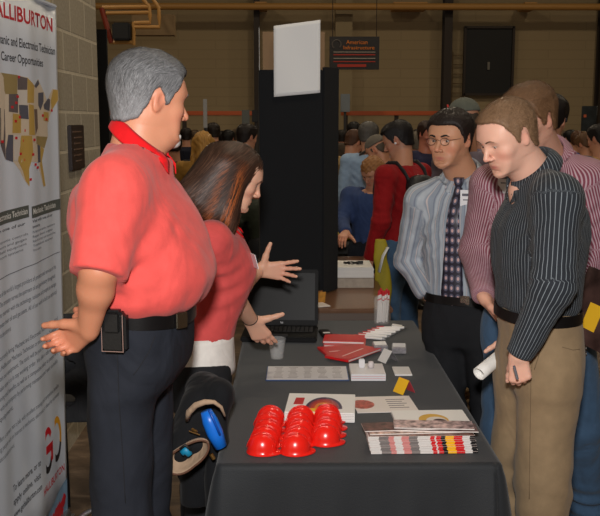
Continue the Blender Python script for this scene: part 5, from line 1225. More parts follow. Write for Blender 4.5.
# tent cards
def tent(label, pos, rz, w, h, sp, m1, m2, group=None):
    t = put('tent_card', label, 'tent card', pos, rz, group); 
    for s_, m in ((-1, m1), (1, m2)):
        b = MB(); L_ = sqrt(h*h+(sp/2)**2); b.box((0, s_*sp/4, h/2), (w, .0016, L_), rot=(s_*math.atan2(sp/2, h), 0, 0)); b.build('card_face', m, t)
    return t
grey_pic = mat('grey picture card', (150, 146, 150), .4, noise=.4, nscale=50); rose = mat('rose card', (196, 70, 80), .5); wc = mat('white card', (226, 224, 222), .5)
q = Wz(404, 392, .752); tent('yellow and red tent card right of the white tray', (q.x, q.y, .752), R(-58), .055, .048, .055, yel, rose)
q = Wz(388, 361, .752); tent('small white tent card standing behind the white tray', (q.x, q.y, .752), R(-62), .055, .046, .062, wc, grey_pic)
for k, (x, y, rz) in enumerate([(381, 352, 8), (399, 354, -6)]):
    t = put('picture_box', 'small grey picture box, %s one of the pair by red notebooks' % ('left' if k == 0 else 'right'), 'box', tuple(Wz(x, y, .752)), R(rz), 'small picture boxes'); b = MB(); b.box((0, .02, .014), (.058, .045, .026), rot=(.25, 0, 0), bev=.002); b.build('body', grey_pic, t); b = MB(); b.box((0, .02, .0285), (.05, .03, .001), rot=(.25, 0, 0)); b.build('label_print', wc, t); t.location.z = .7565
t, w, d = sheet('card_pad', 'small white card pad behind the yellow tent card', 'card pad', [(394, 376), (412, 376), (409, 368), (393, 368)], .752, .006, wc)
# red notebooks
rn = mat('red notebook cover', (206, 24, 30), .35); rnl = mat('pale foil line', (230, 200, 196), .4)
for k, (quad, z) in enumerate([([(325, 347), (364, 348), (366, 340), (326, 339)], .752), ([(324, 343), (362, 344), (366, 337), (325, 336)], .7605), ([(325, 359), (361, 357), (356, 346), (323, 349)], .752), ([(340, 364), (377, 353), (362, 344), (334, 356)], .7605)]):
    lb = ['red notebook at the back, lower one', 'red notebook at the back, upper one', 'red notebook at the front, lower one', 'red notebook angled on top in front'][k]
    t, w, d = sheet('notebook', lb+' beside the white pens', 'notebook', quad, z, .008, paper, group='red notebooks'); b = MB(); b.box((0, 0, .0085), (w+.004, d+.004, .0012)); b.box((0, 0, .0), (w+.004, d+.004, .0012)); b.box((-w/2-.002, 0, .0042), (.0012, d+.004, .0095)); b.build('cover', rn, t)
    if k > 1: patch(t, 'foil_line', rnl, [(-w*.36, -d*.06), (w*.30, -d*.02), (w*.30, d*.04), (-w*.36, -.0)], .0092)
# pens
wpn = mat('white pen plastic', (232, 228, 226), .3); N0 = put('pen', '', 'pen', (0, 0, 0)); b = MB(); b.tube([(-.07, 0, .006), (.055, 0, .006)], .0052, n=10); b.build('barrel', wpn, N0, smooth='auto'); b = MB(); b.tube([(.055, 0, .006), (.07, 0, .006)], [.005, .001], n=8); b.build('tip', mat('grey metal tip', (150, 150, 150), .3, metal=.8), N0, smooth='auto')
b = MB(); b.box((-.055, 0, .0125), (.035, .003, .002)); b.build('clip', mat('pen clip red', (190, 40, 44), .4), N0)
for k in range(12):
    o = N0 if k == 0 else copy_tree(N0); c_ = Wz(370+(k % 6)*4.4, 339-(k % 6)*1.9+(k // 6)*1.2, .752); o.location = (c_.x+.0, c_.y, .7525+.0006*k); o.rotation_euler = (0, 0, R(-24+(k % 6)*5+(k//6)*3)); o['label'] = 'white giveaway pen lying in the fan of pens beyond the red notebooks'; o['group'] = 'white giveaway pens'
# glass of pencils
def glass_mat():
    if 'clear glass' in MATS: return MATS['clear glass']
    N = NT('clear glass'); N.b.inputs['Base Color'].default_value = (.98, .98, .98, 1); N.b.inputs['Roughness'].default_value = .05; N.b.inputs['Alpha'].default_value = .11; N.b.inputs['Specular IOR Level'].default_value = 1.0; MATS['clear glass'] = N.m; return N.m
q = Wz(381.5, 323, .752); gy_ = q.y
t = put('pencil_glass', 'clear tumbler at the far end of the table holding wrapped sticks', 'glass', (q.x, q.y, .7515)); b = MB(); b.lathe([(0, 0), (.036, 0), (.040, .125), (.0385, .125), (.0345, .004), (0, .004)], n=32); b.build('tumbler', glass_mat(), t, smooth='auto')
S0 = put('wrapped_stick', '', 'stick', (0, 0, 0)); b = MB(); b.tube([(0, 0, 0), (0, 0, .128)], .0048, n=8); b.build('stick', mat('white stick', (230, 224, 220), .5), S0, smooth='auto'); b = MB(); b.tube([(0, 0, .128), (0, 0, .150)], [.0055, .0045], n=8); b.tube([(0, 0, .104), (0, 0, .110)], .0052, n=8); b.build('red_tip', mat('red wrap', (200, 34, 44), .5), S0, smooth='auto')
for k in range(14):
    o = S0 if k == 0 else copy_tree(S0); a = k*2.4; rr_ = .024*sqrt((k+.5)/14); o.location = (q.x+rr_*cos(a), q.y+rr_*sin(a), .7565+.004*(k % 3)); o.rotation_euler = (R(-4*sin(a)), R(4*cos(a)), a); o['label'] = 'white stick with red tip standing in the clear tumbler'; o['group'] = 'sticks in the tumbler'
# drinking glass by the hand
q = Wz(277, 360, .752); t = put('drinking_glass', 'small clear plastic cup with water under the reaching hand', 'cup', (q.x, q.y+.03, .7515)); b = MB(); b.lathe([(0, 0), (.026, 0), (.036, .082), (.0352, .082), (.0252, .003), (0, .003)], n=28); b.build('cup', glass_mat(), t, smooth='auto')
b = MB(); b.lathe([(0, .0035), (.0250, .0035), (.0275, .025), (0, .025)], n=24); b.build('water', glass_mat(), t, smooth='auto')
# laptop
lp = mat('black laptop plastic', (10, 10, 12), .6, spec=.2, bump=.05); scr = mat('dark matte screen', (5, 5, 6), .4, spec=.12)
q = Wz(292, 333, .752); t = put('laptop', 'open black laptop with a dark screen at the far end of table', 'laptop', (W(280, 320, 3.86).x, 3.92, .7525), R(-3))
b = MB(); b.box((0, 0, .012), (.33, .24, .022), bev=.005); b.build('base', lp, t, smooth='auto')
b = MB(); [b.box((-.135+.0193*i, .075-.0195*j, .0245), (.016, .016, .003), bev=.001, seg=1) for i in range(15) for j in range(5)]; b.build('keyboard', mat('black keys', (34, 34, 37), .45), t)
b = MB(); b.box((0, -.078, .0236), (.075, .042, .001)); b.build('touchpad', mat('grey touchpad', (50, 50, 54), .35), t)
Ml = Matrix.Translation((0, .118, .022)) @ Matrix.Rotation(R(-14), 4, 'X'); b = MB(); b.box((0, 0, .128), (.33, .012, .256), bev=.005); bmesh.ops.transform(b.bm, matrix=Ml, verts=b.bm.verts); LD = b.build('lid', lp, t, smooth='auto')
b = MB(); b.box((0, -.0066, .132), (.30, .001, .215)); bmesh.ops.transform(b.bm, matrix=Ml, verts=b.bm.verts); b.build('screen', scr, LD)
b = MB(); fit = fit_text('brand_mark', 'hp', -.006, .006, .010, .018, mat('silver mark', (150, 150, 154), .3), LD, Ml @ Matrix.Translation((0, -.0075, 0)) @ Matrix.Rotation(R(90), 4, 'X'))
b = MB(); b.box((.19, -.02, .008), (.045, .08, .014), bev=.004); pw_ = None; b.bm.free()
t = put('power_adapter', 'flat black adapter lying right of the laptop', 'adapter', (.108+.05, 3.93, .7525), R(8)); b = MB(); b.box((0, 0, .009), (.05, .11, .017), bev=.005); b.build('case', lp, t, smooth='auto'); b = MB(); b.box((.0, -.02, .018), (.03, .02, .0008)); b.build('label_print', wc, t)
q = Wz(397, 327, .752); t = put('folded_card', 'small folded white card at the far right table corner', 'card', (q.x, q.y, .752), R(-15)); b = MB(); b.box((0, 0, .004), (.045, .03, .006), rot=(0, .1, 0)); b.build('card', wc, t); t.location.z = .7545
# ---- black display board on the brown table
DY = 4.95; dm = mat('black felt panel', (14, 17, 22), .95, bump=.4, bscale=400)
t = empty('display_board', (0, DY, .74), label='tall black folding display board standing on the brown table', cat='display board')
zt0 = W(300, 71, DY).z-.74; xa, xb, xc = W(262, 200, DY).x, W(322, 200, DY).x, W(338, 200, DY).x
b = MB(); b.box(((xa+xb)/2, 0, zt0/2+.006), (xb-xa, .022, zt0), bev=.003); b.build('panel', dm, t)
b = MB(); b.box(((xb+xc)/2, .07, zt0/2+.014), (sqrt((xc-xb)**2+.14**2), .022, zt0+.016), rot=(0, 0, math.atan2(.14, xc-xb)), bev=.003); b.build('panel', dm, t)
b = MB(); b.box((xa-.011, .16, zt0/2+.006), (.018, .34, zt0), rot=(0, 0, R(3)), bev=.003); b.build('panel', dm, t)
b = MB(); b.box(((xa+xb)/2+.01, .006, zt0+.10), (W(328, 50, DY).x-W(266, 50, DY).x, .012, .21)); b.build('header_board', mat('tan header board', (138, 108, 74), .7), t)
s0, s1 = W(274, 97, DY), W(320, 97, DY); zt_ = W(300, 24, DY).z
b = MB(); b.grid(lambda u, v: Vector((s0.x+(s1.x-s0.x)*u, DY-.018-.006*sin(v*3)*cos(u*5), s0.z+(zt_-s0.z)*v+(.032*u-.012)*v+.022*u*(1-v))), 14, 20)
tag(b.build('paper_sheet', mat('white flip chart paper', (240, 242, 244), .7), smooth=True, solid=.0012), 'large blank white sheet taped on top of the black display board', 'paper sheet')
b = MB(); e0, e1 = W(260, 100, DY+.05), W(260, 28, DY+.05); b.grid(lambda u, v: Vector((e0.x-.012*u, DY+.0+.30*u, e0.z+(e1.z-e0.z)*v)), 6, 10)
tag(b.build('paper_sheet', MATS['white flip chart paper'], smooth=True, solid=.0012), 'white sheet seen edge-on at the left side of display board', 'paper sheet')
# ---- papers on the brown table
t = empty('paper_stack', (.36, 5.25, .74), label='tall white paper stack right of the display board', cat='paper stack')
rr = random.Random(2); b = MB()
X0, X1 = W(337, 285, 5.15).x, W(372, 285, 5.15).x
t.location = ((X0+X1)/2, 5.28, .74); w_ = X1-X0+.02
b = MB(); b.box((0, 0, .029), (w_, .27, .056), bev=.002); b.build('lower_box', mat('pale carton', (172, 160, 146), .7, noise=.1, nscale=40), t)
b = MB(); [b.box((rr.uniform(-.003, .003), rr.uniform(-.003, .003), .062+.0056*k), (w_-.004, .262, .005)) for k in range(11)]; b.build('sheet_pile', paper, t)
t2 = empty('cable_coil', (t.location.x-.01, 5.26, .8625), label='black cable coiled on top of white paper stack', cat='cable'); b = MB(); b.tube([(.045*cos(a)*(1+.1*sin(a*3)), .03*sin(a), .004+.003*(i % 3)) for i, a in enumerate([2*pi*k/16*1.0 for k in range(34)])], .003, n=6); b.build('cord', blk, t2, smooth=True); b = MB(); b.box((.05, 0, .01), (.035, .02, .016), bev=.003); b.build('plug', blk, t2)
q = W(321, 300, 4.72); t = empty('folded_flyer', (q.x, 4.70, .74), R(25), label='folded gold flyer standing on brown table by the laptop', cat='flyer')
b = MB(); b.box((0, .0, .032), (.05, .0015, .062), rot=(R(12), 0, 0)); b.build('card_face', mat('gold flyer print', (196, 140, 60), .5, noise=.3, nscale=40), t); b = MB(); b.box((0, .028, .032), (.05, .0015, .062), rot=(R(-12), 0, 0)); b.build('card_face', mat('brown flyer print', (150, 100, 50), .5), t)
t, w, d = sheet('papers', 'loose pale papers under the gold flyer on brown table', 'papers', [(312, 308), (326, 307), (322, 300), (312, 301)], .742, .004, paper2)
# ---- chair with a dark jacket between the banner and the man
def chair(label, loc, rz, col=(30, 30, 34)):
    t = empty('folding_chair', loc, rz, label=label, cat='chair'); mm = mat('black chair metal', (18, 18, 20), .4); pad = mat('charcoal seat pad', (44, 44, 48), .8)
    b = MB(); b.box((0, 0, .45), (.42, .40, .035), bev=.012); b.build('seat', pad, t, smooth='auto')
    b = MB(); b.box((0, -.215, .76), (.40, .02, .22), rot=(R(8), 0, 0), bev=.008); b.build('backrest', pad, t, smooth='auto')
    for sx in (-1, 1):
        b = MB(); b.tube([(sx*.215, -.24, .86), (sx*.215, -.16, .45), (sx*.215, .20, .0)], .011, n=8); b.build('leg', mm, t, smooth=True)
        b = MB(); b.tube([(sx*.195, .12, .45), (sx*.195, -.24, .0)], .011, n=8); b.build('leg', mm, t, smooth=True)
    b = MB(); b.tube([(-.215, -.24, .86), (.215, -.24, .86)], .011, n=8); b.build('top_rail', mm, t, smooth=True); return t
chair('black folding chair between the banner and the man in coral polo', (-.86, 4.1, 0), R(15))
f = Fld((-.28, -.40, .30), (.28, 0, .98), .008)
f.cap((-.20, -.24, .84), (.20, -.24, .84), .035, k=0); f.loft([(.40, .20, .012, .012, .02, -.275), (.6, .215, .016, .016, 0, -.27), (.86, .21, .022, .022, 0, -.25)], k=.02); f.loft([(.55, .19, .012, .012, 0, -.175), (.86, .2, .02, .02, 0, -.225)], k=.02); f.cap((.19, -.27, .82), (.22, -.30, .36), .045, .04, k=.02)
f.all(lambda d, x, y, z: d+.006*wrinkle(x, y, z, 77)); V, F = f.mesh(); o = link('coat', np_mesh('coat', V, F), cloth('dark grey coat cloth', (44, 45, 48), fold=.5)); o.location = (-.86, 4.1, 0); o.rotation_euler = (0, 0, R(15)); tag(o, 'dark grey coat draped over the folding chair by the banner', 'coat')
# ---- black bag with tan lining and blue contents, hanging on a chair back beside the table
jm = cloth('black jacket cloth', (20, 21, 24), fold=.6, fscale=7); tan = cloth('tan lining', (168, 142, 118), fold=.3, fscale=20); blu = mat('bright blue plastic', (22, 110, 214), .35)
def LB(x, y, Y): return A3(W(x, y, Y))
f = Fld((-.60, 2.30, .52), (-.10, 2.98, 1.06), .007)
f.cap(LB(200, 386, 2.72), LB(220, 394, 2.62), .042, .040, k=0); f.cap(LB(216, 396, 2.62), LB(222, 440, 2.56), .036, .022, k=.04); f.cap(LB(203, 392, 2.68), LB(192, 430, 2.60), .050, .045, k=.04); f.cap(LB(216, 440, 2.60), LB(214, 505, 2.60), .03, .03, k=.03)
f.cap(LB(198, 405, 2.62), LB(188, 440, 2.54), .050, .052, k=.03); f.cap(LB(196, 425, 2.66), LB(196, 505, 2.68), .05, .05, k=.03)
f.cap(LB(192, 425, 2.60), LB(180, 452, 2.50), .046, .040, k=.02); f.cap(LB(192, 425, 2.60), LB(198, 444, 2.50), .046, .036, k=.02)
f.all(lambda d, x, y, z: d+.004*wrinkle(x, y, z, 88))
f.ell(LB(187, 456, 2.42), (.055, .05, .032), k=.004, mode='s', rot=(0, 30, 0))
f.cap(LB(202, 412, 2.50), LB(219, 445, 2.49), .022, .030, k=.006, mode='s')
V, F = f.mesh(); V = smoothV(V, F, 1, .4); JK = link('jacket', np_mesh('jacket', V, F), jm); tag(JK, 'black jacket with tan-lined openings hanging at the near left table corner', 'jacket')
# tan lined hood opening facing the viewer
cx_ = Vector(LB(187, 456, 2.43)); 
def hood(u, v):
    a = 2*pi*u; x_ = cos(a)*.070; z_ = sin(a)*(.036 if sin(a) < 0 else .028)*(1+.35*max(0, -cos(a))); rot = R(34); X_ = x_*cos(rot)-z_*sin(rot); Z_ = x_*sin(rot)+z_*cos(rot); r_ = 1-.94*v**1.4; return cx_+Vector((X_*r_+.008*v, .07*v**.8, Z_*r_+.012*v))
b = MB(); b.grid(hood, 36, 10, closeu=True); b.build('lining', tan, JK, smooth=True, solid=.005)
b = MB(); b.tube([hood(i/36, 0) for i in range(37)], .0030, n=8, cap=False); b.build('hem', mat('brown piping', (92, 58, 40), .7), JK, smooth=True)
b = MB(); b.tube([Vector(LB(x, y, Yv)) for x, y, Yv in [(187, 420, 2.48), (189, 412, 2.46), (196, 405, 2.45), (205, 402, 2.44), (214, 402, 2.44), (221, 407, 2.45), (225, 416, 2.46)]], [.006, .009, .009, .008, .006, .005, .003], n=10, flat=1.0); b.build('lining', tan, JK, smooth=True)
b = MB(); b.tube([Vector(LB(211, 454, 2.5)), Vector(LB(214, 459, 2.5))], .006, n=8); b.build('cord_toggle', mat('dull brass', (130, 96, 50), .35, metal=.7), JK, smooth='auto')
b = MB(); [b.tube([Vector(LB(192, 429, 2.45)), Vector(LB(197, 432, 2.44))], .004, n=8), b.tube([Vector(LB(189, 431, 2.45)), Vector(LB(200, 435, 2.44))], .0018, n=6)]; b.build('cord_toggle', mat('dull brass', (130, 96, 50), .35, metal=.7), JK, smooth='auto')
b = MB(); b.tube([Vector(LB(x, y, 2.50)) for x, y in [(206, 411), (210, 421), (215, 433), (221, 447)]], [.016, .023, .024, .018], n=14); o = b.build('water_bottle', blu, smooth=True); tag(o, 'bright blue bottle tucked in the black jacket', 'bottle')
b = MB(); b.tube([Vector(LB(x-3, y-1, 2.472)) for x, y in [(212, 411), (217, 422), (223, 436)]], .0035, n=8); b.build('rib', mat('deep blue plastic', (14, 76, 170), .4), o, smooth=True)
b = MB(); b.tube([Vector(LB(x, y, 2.43)) for x, y in [(182, 453), (186, 450), (190, 455)]], [.010, .013, .009], n=12); o = b.build('glove', mat('teal blue fabric', (20, 130, 170), .5), smooth=True); tag(o, 'small teal item inside the tan-lined opening of jacket', 'glove'); b = MB(); b.tube([Vector(LB(x, y, 2.418)) for x, y in [(180, 449), (185, 445), (191, 450)]], .004, n=8); b.build('strap', blk, o, smooth=True)
# ---- things held by the men at right
a0, a1 = W(479, 374, 2.84), W(508, 350, 2.93)
b = MB(); ax2 = (a1-a0); 
def roll(u, v):
    a = 2*pi*1.75*u; r_ = .019+.004*u; ax3 = ax2.normalized(); u_ = ax3.cross(Vector((0, 0, 1))).normalized(); v_ = ax3.cross(u_); return a0+ax2*v*1.15+u_*r_*cos(a)+v_*r_*sin(a)
b.grid(roll, 60, 6); tag(b.build('rolled_paper', paper, smooth=True, solid=.0008), 'white rolled-up paper held beside the khaki trousers', 'rolled paper')
hp_ = W(595, 318, 3.02)
t = empty('held_booklets', hp_, R(0), label='booklets with yellow and red cover held at the hip of striped-shirt man', cat='booklets')
Mh_ = Matrix.Rotation(R(20), 4, 'Y') @ Matrix.Rotation(R(-62), 4, 'Z')
for k, (nm_, m_, w_, h_, dx) in enumerate([('pages', paper, .19, .25, 0), ('cover', mat('brown black cover print', (70, 50, 46), .35, noise=.7, nscale=12), .20, .255, -.012), ('cover', yel, .06, .09, -.0145)]):
    b = MB(); b.box((0, dx, .03 if k < 2 else .0), (w_, .02 if k == 0 else .003, h_)); bmesh.ops.transform(b.bm, matrix=Mh_, verts=b.bm.verts); b.build(nm_, m_, t)
b = MB(); b.box((0, .0125, .03), (.20, .003, .255)); bmesh.ops.transform(b.bm, matrix=Mh_, verts=b.bm.verts); b.build('cover', blk, t)
pen_ = (W(516, 360, 2.50), W(523, 374, 2.49)); b = MB(); b.tube([W(514, 366, 2.515), W(517.5, 379, 2.52)], .004, n=10); tag(b.build('held_pen', mat('grey pen', (140, 140, 150), .3, metal=.5), smooth='auto'), 'slim grey pen held by the man in pinstripe shirt', 'pen')
# ---------------------------------------------------------------- the crowd behind
TR = {'black': blackt, 'navy': navy, 'jeans': denim, 'khaki': khaki}
def shade(c): return cloth('cloth %d %d %d' % c, c, fold=.6, fscale=7)
NB = [0]
def crowd(label, px, top, Y, heading, col, hair=(40, 28, 20), tr='navy', turn=(0, 10, 0), lean=.0, skin=(196, 142, 114), style='short', sit=False, w=1.0, reach=None, cap=None, smin=0, name=None, hs=.93):
    NB[0] += 1; zt = W(px, top, Y).z; x = W(px, top, Y).x
    bow = .012*max(0, turn[1]-10)/10+lean*.12; s = (zt+bow)/1.775 if not sit else 1.0; s = max(.84, min(1.08, s))
    p = Person(label, (x, Y), heading, dict(skin=skin, brow=hair)); J = std_joints(s, lean)
    # keep the head above its seen place: move the feet back along the lean
    th = R(heading); fx, fy = -sin(th), cos(th); p.loc = Vector((x-fx*lean*1.15, Y-fy*lean*1.15, 0))
    T = std_torso(s, w, 1.05, lean); hipz = 0
    dz = zt-(J['head'][2]+.118)
    J['head'] = tuple(A3(J['head'])+A3((0, .02 if turn[1] > 20 else 0, dz if not sit else 0)))
    if not sit and abs(dz) > .01:
        J['neck'] = tuple(A3(J['neck'])+A3((0, 0, dz*.9))); 
        for k in ('Rs', 'Ls'): J[k] = tuple(A3(J[k])+A3((0, 0, dz*.8)))
        T = [(r[0]+dz*.8*max(0, (r[0]-.95)/.5),)+tuple(r[1:]) for r in T]
    hips = std_hips(s, w, 1)
    if reach:
        for k in reach:
            sg = 1 if k == 'R' else -1; J[k+'e'] = (sg*.20, .14+lean*.6, 1.16*s); J[k+'w'] = (sg*.10, .36+lean*.7, 1.10*s)
    for k in ('R', 'L'):
        if not (reach and k in reach): J[k+'h'] = hang(k)
        else: J[k+'h'] = dict(d=(0, 1, -.2), n=(0, -.2, -1), t=(-1 if k == 'R' else 1, .2, 0), curl=(25, 28, 30, 32), spread=2)
    p.P.update(J=J, fg=False, hs=hs, turn=turn, torso=T, hips=hips, shirt=shade(col), trousers=TR[tr], seed=60+NB[0], hair=dict(c1=tuple(int(v*.7) for v in hair), c2=hair, t=.010, top=.010) if style == 'short' and not cap else None, group='people in the crowd')
    make_person(p)
    if style == 'long':
        f = Fld((-.16, -.20, -.30), (.16, .14, .16), .009); f.ell((0, -.015, .034), (.088, .108, .094), k=0)
        for sx in (-1, 1): f.cap((sx*.075, -.01, .02), (sx*.085, -.01, -.15), .03, .035, k=.04)
        f.cap((0, -.08, .02), (0, -.10, -.18), .07, .07, k=.04); f.ell((0, .14, -.03), (.062, .09, .10), k=.01, mode='s'); f.all(lambda d, x, y, z: d+.003*np.sin(x*130+4*np.sin(z*30))); V, F = f.mesh()
        C = A3(srgb(hair))*(.75+.4*np.abs(np.sin(V[:, :1]*140+V[:, 1:2]*90))); p.add('hair', np_mesh('hair', (p.Mh @ (V*p.hs).T).T+p.c, F, cols={'col': C}), MATS['hair'])
    if style == 'curly':
        f = Fld((-.15, -.17, -.15), (.15, .15, .19), .008); f.ell((0, -.02, .042), (.096, .110, .098), k=0); f.ell((0, -.06, -.01), (.088, .075, .08), k=.03); f.ell((0, .14, -.035), (.065, .085, .095), k=.01, mode='s')
        f.all(lambda d, x, y, z: d+.008*np.sin(x*110)*np.sin(y*105+1)*np.sin(z*100)); V, F = f.mesh(); C = A3(srgb(hair))*(.8+.3*np.abs(np.sin(V[:, :1]*90+V[:, 2:3]*100))); p.add('hair', np_mesh('hair', (p.Mh @ (V*p.hs).T).T+p.c, F, cols={'col': C}), MATS['hair'])
    if cap:
        f = Fld((-.13, -.15, -.02), (.13, .24, .18), .005); f.ell((0, -.010, .034), (.088, .108, .096), k=0); f.all(lambda d, x, y, z: np.maximum(d, (.038+.0*y-z))); f.loft([(.040, .062, .075, .01, 0, .095), (.050, .060, .072, .01, 0, .095)], k=.004)
        V, F = f.mesh(); hat = p.add('cap', np_mesh('cap', (p.Mh @ (V*p.hs).T).T+p.c, F), cloth('cap %d' % cap[0], cap, fold=.2))
        V, F = build_hair(.008, dict(t=.006, top=-.02)); p.add('hair', np_mesh('hair', (p.Mh @ (V*p.hs).T).T+p.c, F, cols={'col': np.tile(A3(srgb(hair)), (len(V), 1))}), MATS['hair'])
        if cap == (96, 100, 92):
            b = MB(); q_ = p.Mh @ A3((-.078, .03, .075))+p.c; b.lathe([(0, .004), (.012, .002), (.012, -.006)], n=14); o = b.build('button', mat('red cap patch', (200, 40, 30), .6), hat, smooth=True); o.location = q_; o.rotation_euler = (0, R(-80), p.P['turn'][0])
    return p
DK = (22, 22, 26)
# left of the display
crowd('person in a dark jacket seen just past the grey-haired man', 173, 133, 8.6, 15, (30, 26, 28), tr='black')
crowd('person with long blond hair and tan fuzzy coat left of the display', 203, 131, 7.6, 8, (150, 112, 52), hair=(166, 122, 58), style='long', tr='black')
crowd('dark-haired person in brown behind the blond one', 213, 123, 11, 25, (60, 44, 32))
crowd('person with black hair far off between the blond and the suit', 228, 130, 12.2, -20, DK, hair=(20, 16, 14))
crowd('person in a black suit with short dark hair beside the display', 246, 124, 8.2, -48, (18, 18, 20), hair=(34, 24, 20), tr='black')
crowd('auburn-haired person in dark green bending behind the long-haired woman', 246, 180, 6.9, 40, (36, 42, 34), hair=(110, 54, 28), style='long', lean=.25, turn=(0, 25, 0), tr='black')
crowd('person in navy far behind the blond coat', 186, 128, 13, 10, (28, 30, 44))
# right of the display
crowd('brown-haired person in tan shirt stooping beside the display', 352, 130, 8.6, -55, (150, 124, 80), hair=(92, 56, 34), turn=(0, 28, 0), tr='black')
crowd('person in a light blue shirt with grey hair, back turned', 369, 122, 7.7, 14, (140, 164, 192), hair=(104, 100, 96), w=1.08, turn=(-30, 12, 0))
crowd('person with black hair behind the light blue shirt', 354, 122, 11.5, 10, (70, 60, 50), hair=(22, 18, 16))
crowd('person in grey cap and tan coat leaning over', 381, 135, 7.3, 62, (168, 130, 78), hair=(80, 70, 60), cap=(104, 98, 90), turn=(0, 32, 0), lean=.12, reach='R', tr='black')
crowd('short person with curly light brown hair in blue shirt', 374, 156, 6.55, 160, (52, 70, 112), hair=(150, 104, 62), style='curly', turn=(-25, 28, 0), reach='R', tr='navy', hs=.84)
pr = crowd('person in dark red sweater and jeans wearing a black backpack', 402, 121, 5.7, 46, (146, 22, 26), hair=(26, 20, 22), tr='jeans', turn=(24, 22, 0), w=.95)
crowd('balding person in tan shirt behind the red sweater', 416, 132, 8.8, 20, (160, 132, 82), hair=(120, 108, 92))
crowd('person in blue far behind the red sweater', 419, 129, 12, 30, (40, 66, 120))
crowd('person with reddish face left of the glasses wearer', 427, 121, 8.2, -150, (44, 44, 70), hair=(60, 36, 26), skin=(190, 120, 96))
crowd('person in grey-green cap behind the glasses wearer and striped shirt', 465, 98, 5.1, 40, (120, 110, 124), hair=(70, 60, 50), cap=(96, 100, 92), tr='khaki', turn=(-4, 8, 0))
crowd('dark-haired person in white shirt close behind the cap wearer', 482, 122, 5.75, 120, (206, 200, 196), hair=(30, 22, 20), turn=(0, 20, 0), tr='black')
crowd('dark-haired person in grey behind the maroon striped shirt', 550, 94, 4.35, -28, (60, 60, 70), hair=(30, 24, 22), tr='black')
crowd('person in blue shirt far back at right', 571, 130, 12.4, 20, (34, 70, 130), hair=(24, 20, 20))
crowd('brown-haired person in bright blue beside another at right', 578, 131, 11.2, -30, (30, 74, 140), hair=(96, 60, 36))
crowd('stooping brown-haired person at the right edge', 588, 133, 9.0, 30, (104, 80, 52), hair=(110, 76, 48), turn=(0, 30, 0))
crowd('person in a tan jacket cut by the right picture edge', 601, 124, 7.2, 35, (176, 140, 82), hair=(30, 24, 22), w=1.1)
rr = random.Random(11); pal = [(40, 40, 50), (90, 70, 50), (50, 60, 90), (120, 100, 70), (30, 30, 32), (110, 50, 40), (70, 74, 70)]; pn = ['dark blue', 'brown', 'slate blue', 'tan', 'black', 'rust', 'grey']
far = [(166, 129, 14.5, 0), (195, 130, 15.5, 1), (237, 129, 14, 4), (222, 131, 15, 2), (342, 130, 13.5, 3), (347, 129, 15, 6), (362, 130, 14.2, 5), (388, 130, 14, 0), (405, 129, 15, 1), (434, 130, 13, 2), (562, 131, 14.6, 6), (596, 130, 14.0, 0)]
wh = ['far left by the grey-haired head', 'far off above the blond hair', 'far off left of the display edge', 'far off near the suit', 'right beside the display edge', 'just right of the display, deeper', 'far behind the light blue shirt', 'far behind the grey cap', 'far behind the red sweater', 'far left of the glasses wearer', 'far right near the maroon shoulder', 'far back at the right picture edge']
for (px, tp, Y, ci), w_ in zip(far, wh): crowd('person in %s %s' % (pn[ci], w_), px, tp, Y, rr.uniform(-60, 60), pal[ci], hair=rr.choice([(30, 22, 18), (60, 40, 26), (100, 80, 60)]), tr=rr.choice(['black', 'navy', 'jeans']))
# backpack
p = pr; PS = p.P['torso'][5][0]/1.42; bpM = mat('black backpack nylon', (20, 22, 26), .6, bump=.3, bscale=120)
t = empty('backpack', p.loc, p.th, label='black backpack on the back of red sweater', cat='backpack'); K_ = PS
f = Fld((-.2, -.42, .95), (.2, -.08, 1.52), .010); f.loft([(1.0, .13, .06, .08, 0, -.2), (1.1, .15, .06, .11, 0, -.2), (1.25, .15, .06, .12, 0, -.2), (1.38, .13, .05, .09, 0, -.19), (1.45, .09, .04, .05, 0, -.18)], k=0, capr=.03); f.loft([(1.02, .11, .02, .03, 0, -.31), (1.2, .12, .02, .035, 0, -.31)], k=.02, capr=.02); V, F = f.mesh(); V[:, 2] = (V[:, 2]-.02)*K_; V[:, 1] += .035; link('pack', np_mesh('pack', V, F), bpM, t); b = MB(); q_ = pr.Mh @ (A3((-.084, .004, -.02))*pr.hs)+pr.c; b.lathe([(0, .008), (.008, .004), (.008, -.004), (0, -.008)], n=10); o = b.build('ear_bud', mat('white ear bud', (235, 235, 240), .3), pr.root, smooth=True); o.location = q_
for sx in (-1, 1):
    b = MB(); ss = PS; o_ = .008
    pts = [surf(p, (sx*.09, -.7, z*ss), (0, 1, 0), off=o_)[0] for z in (1.34, 1.40)]+[surf(p, (sx*.105, y, 2), (0, 0, -1), off=o_)[0] for y in (-.09, -.04, .01, .05)]+[surf(p, (sx*(.12+.01*k), .7, (1.38-.06*k)*ss), (0, -1, 0), off=o_)[0] for k in range(5)]
    pts = [q for q in pts if abs(q[1]) < .3 and q[2] < 1.7]
    b.tube(pts, .018, n=8, flat=.4); b.build('shoulder_strap', bpM, t, smooth=True)
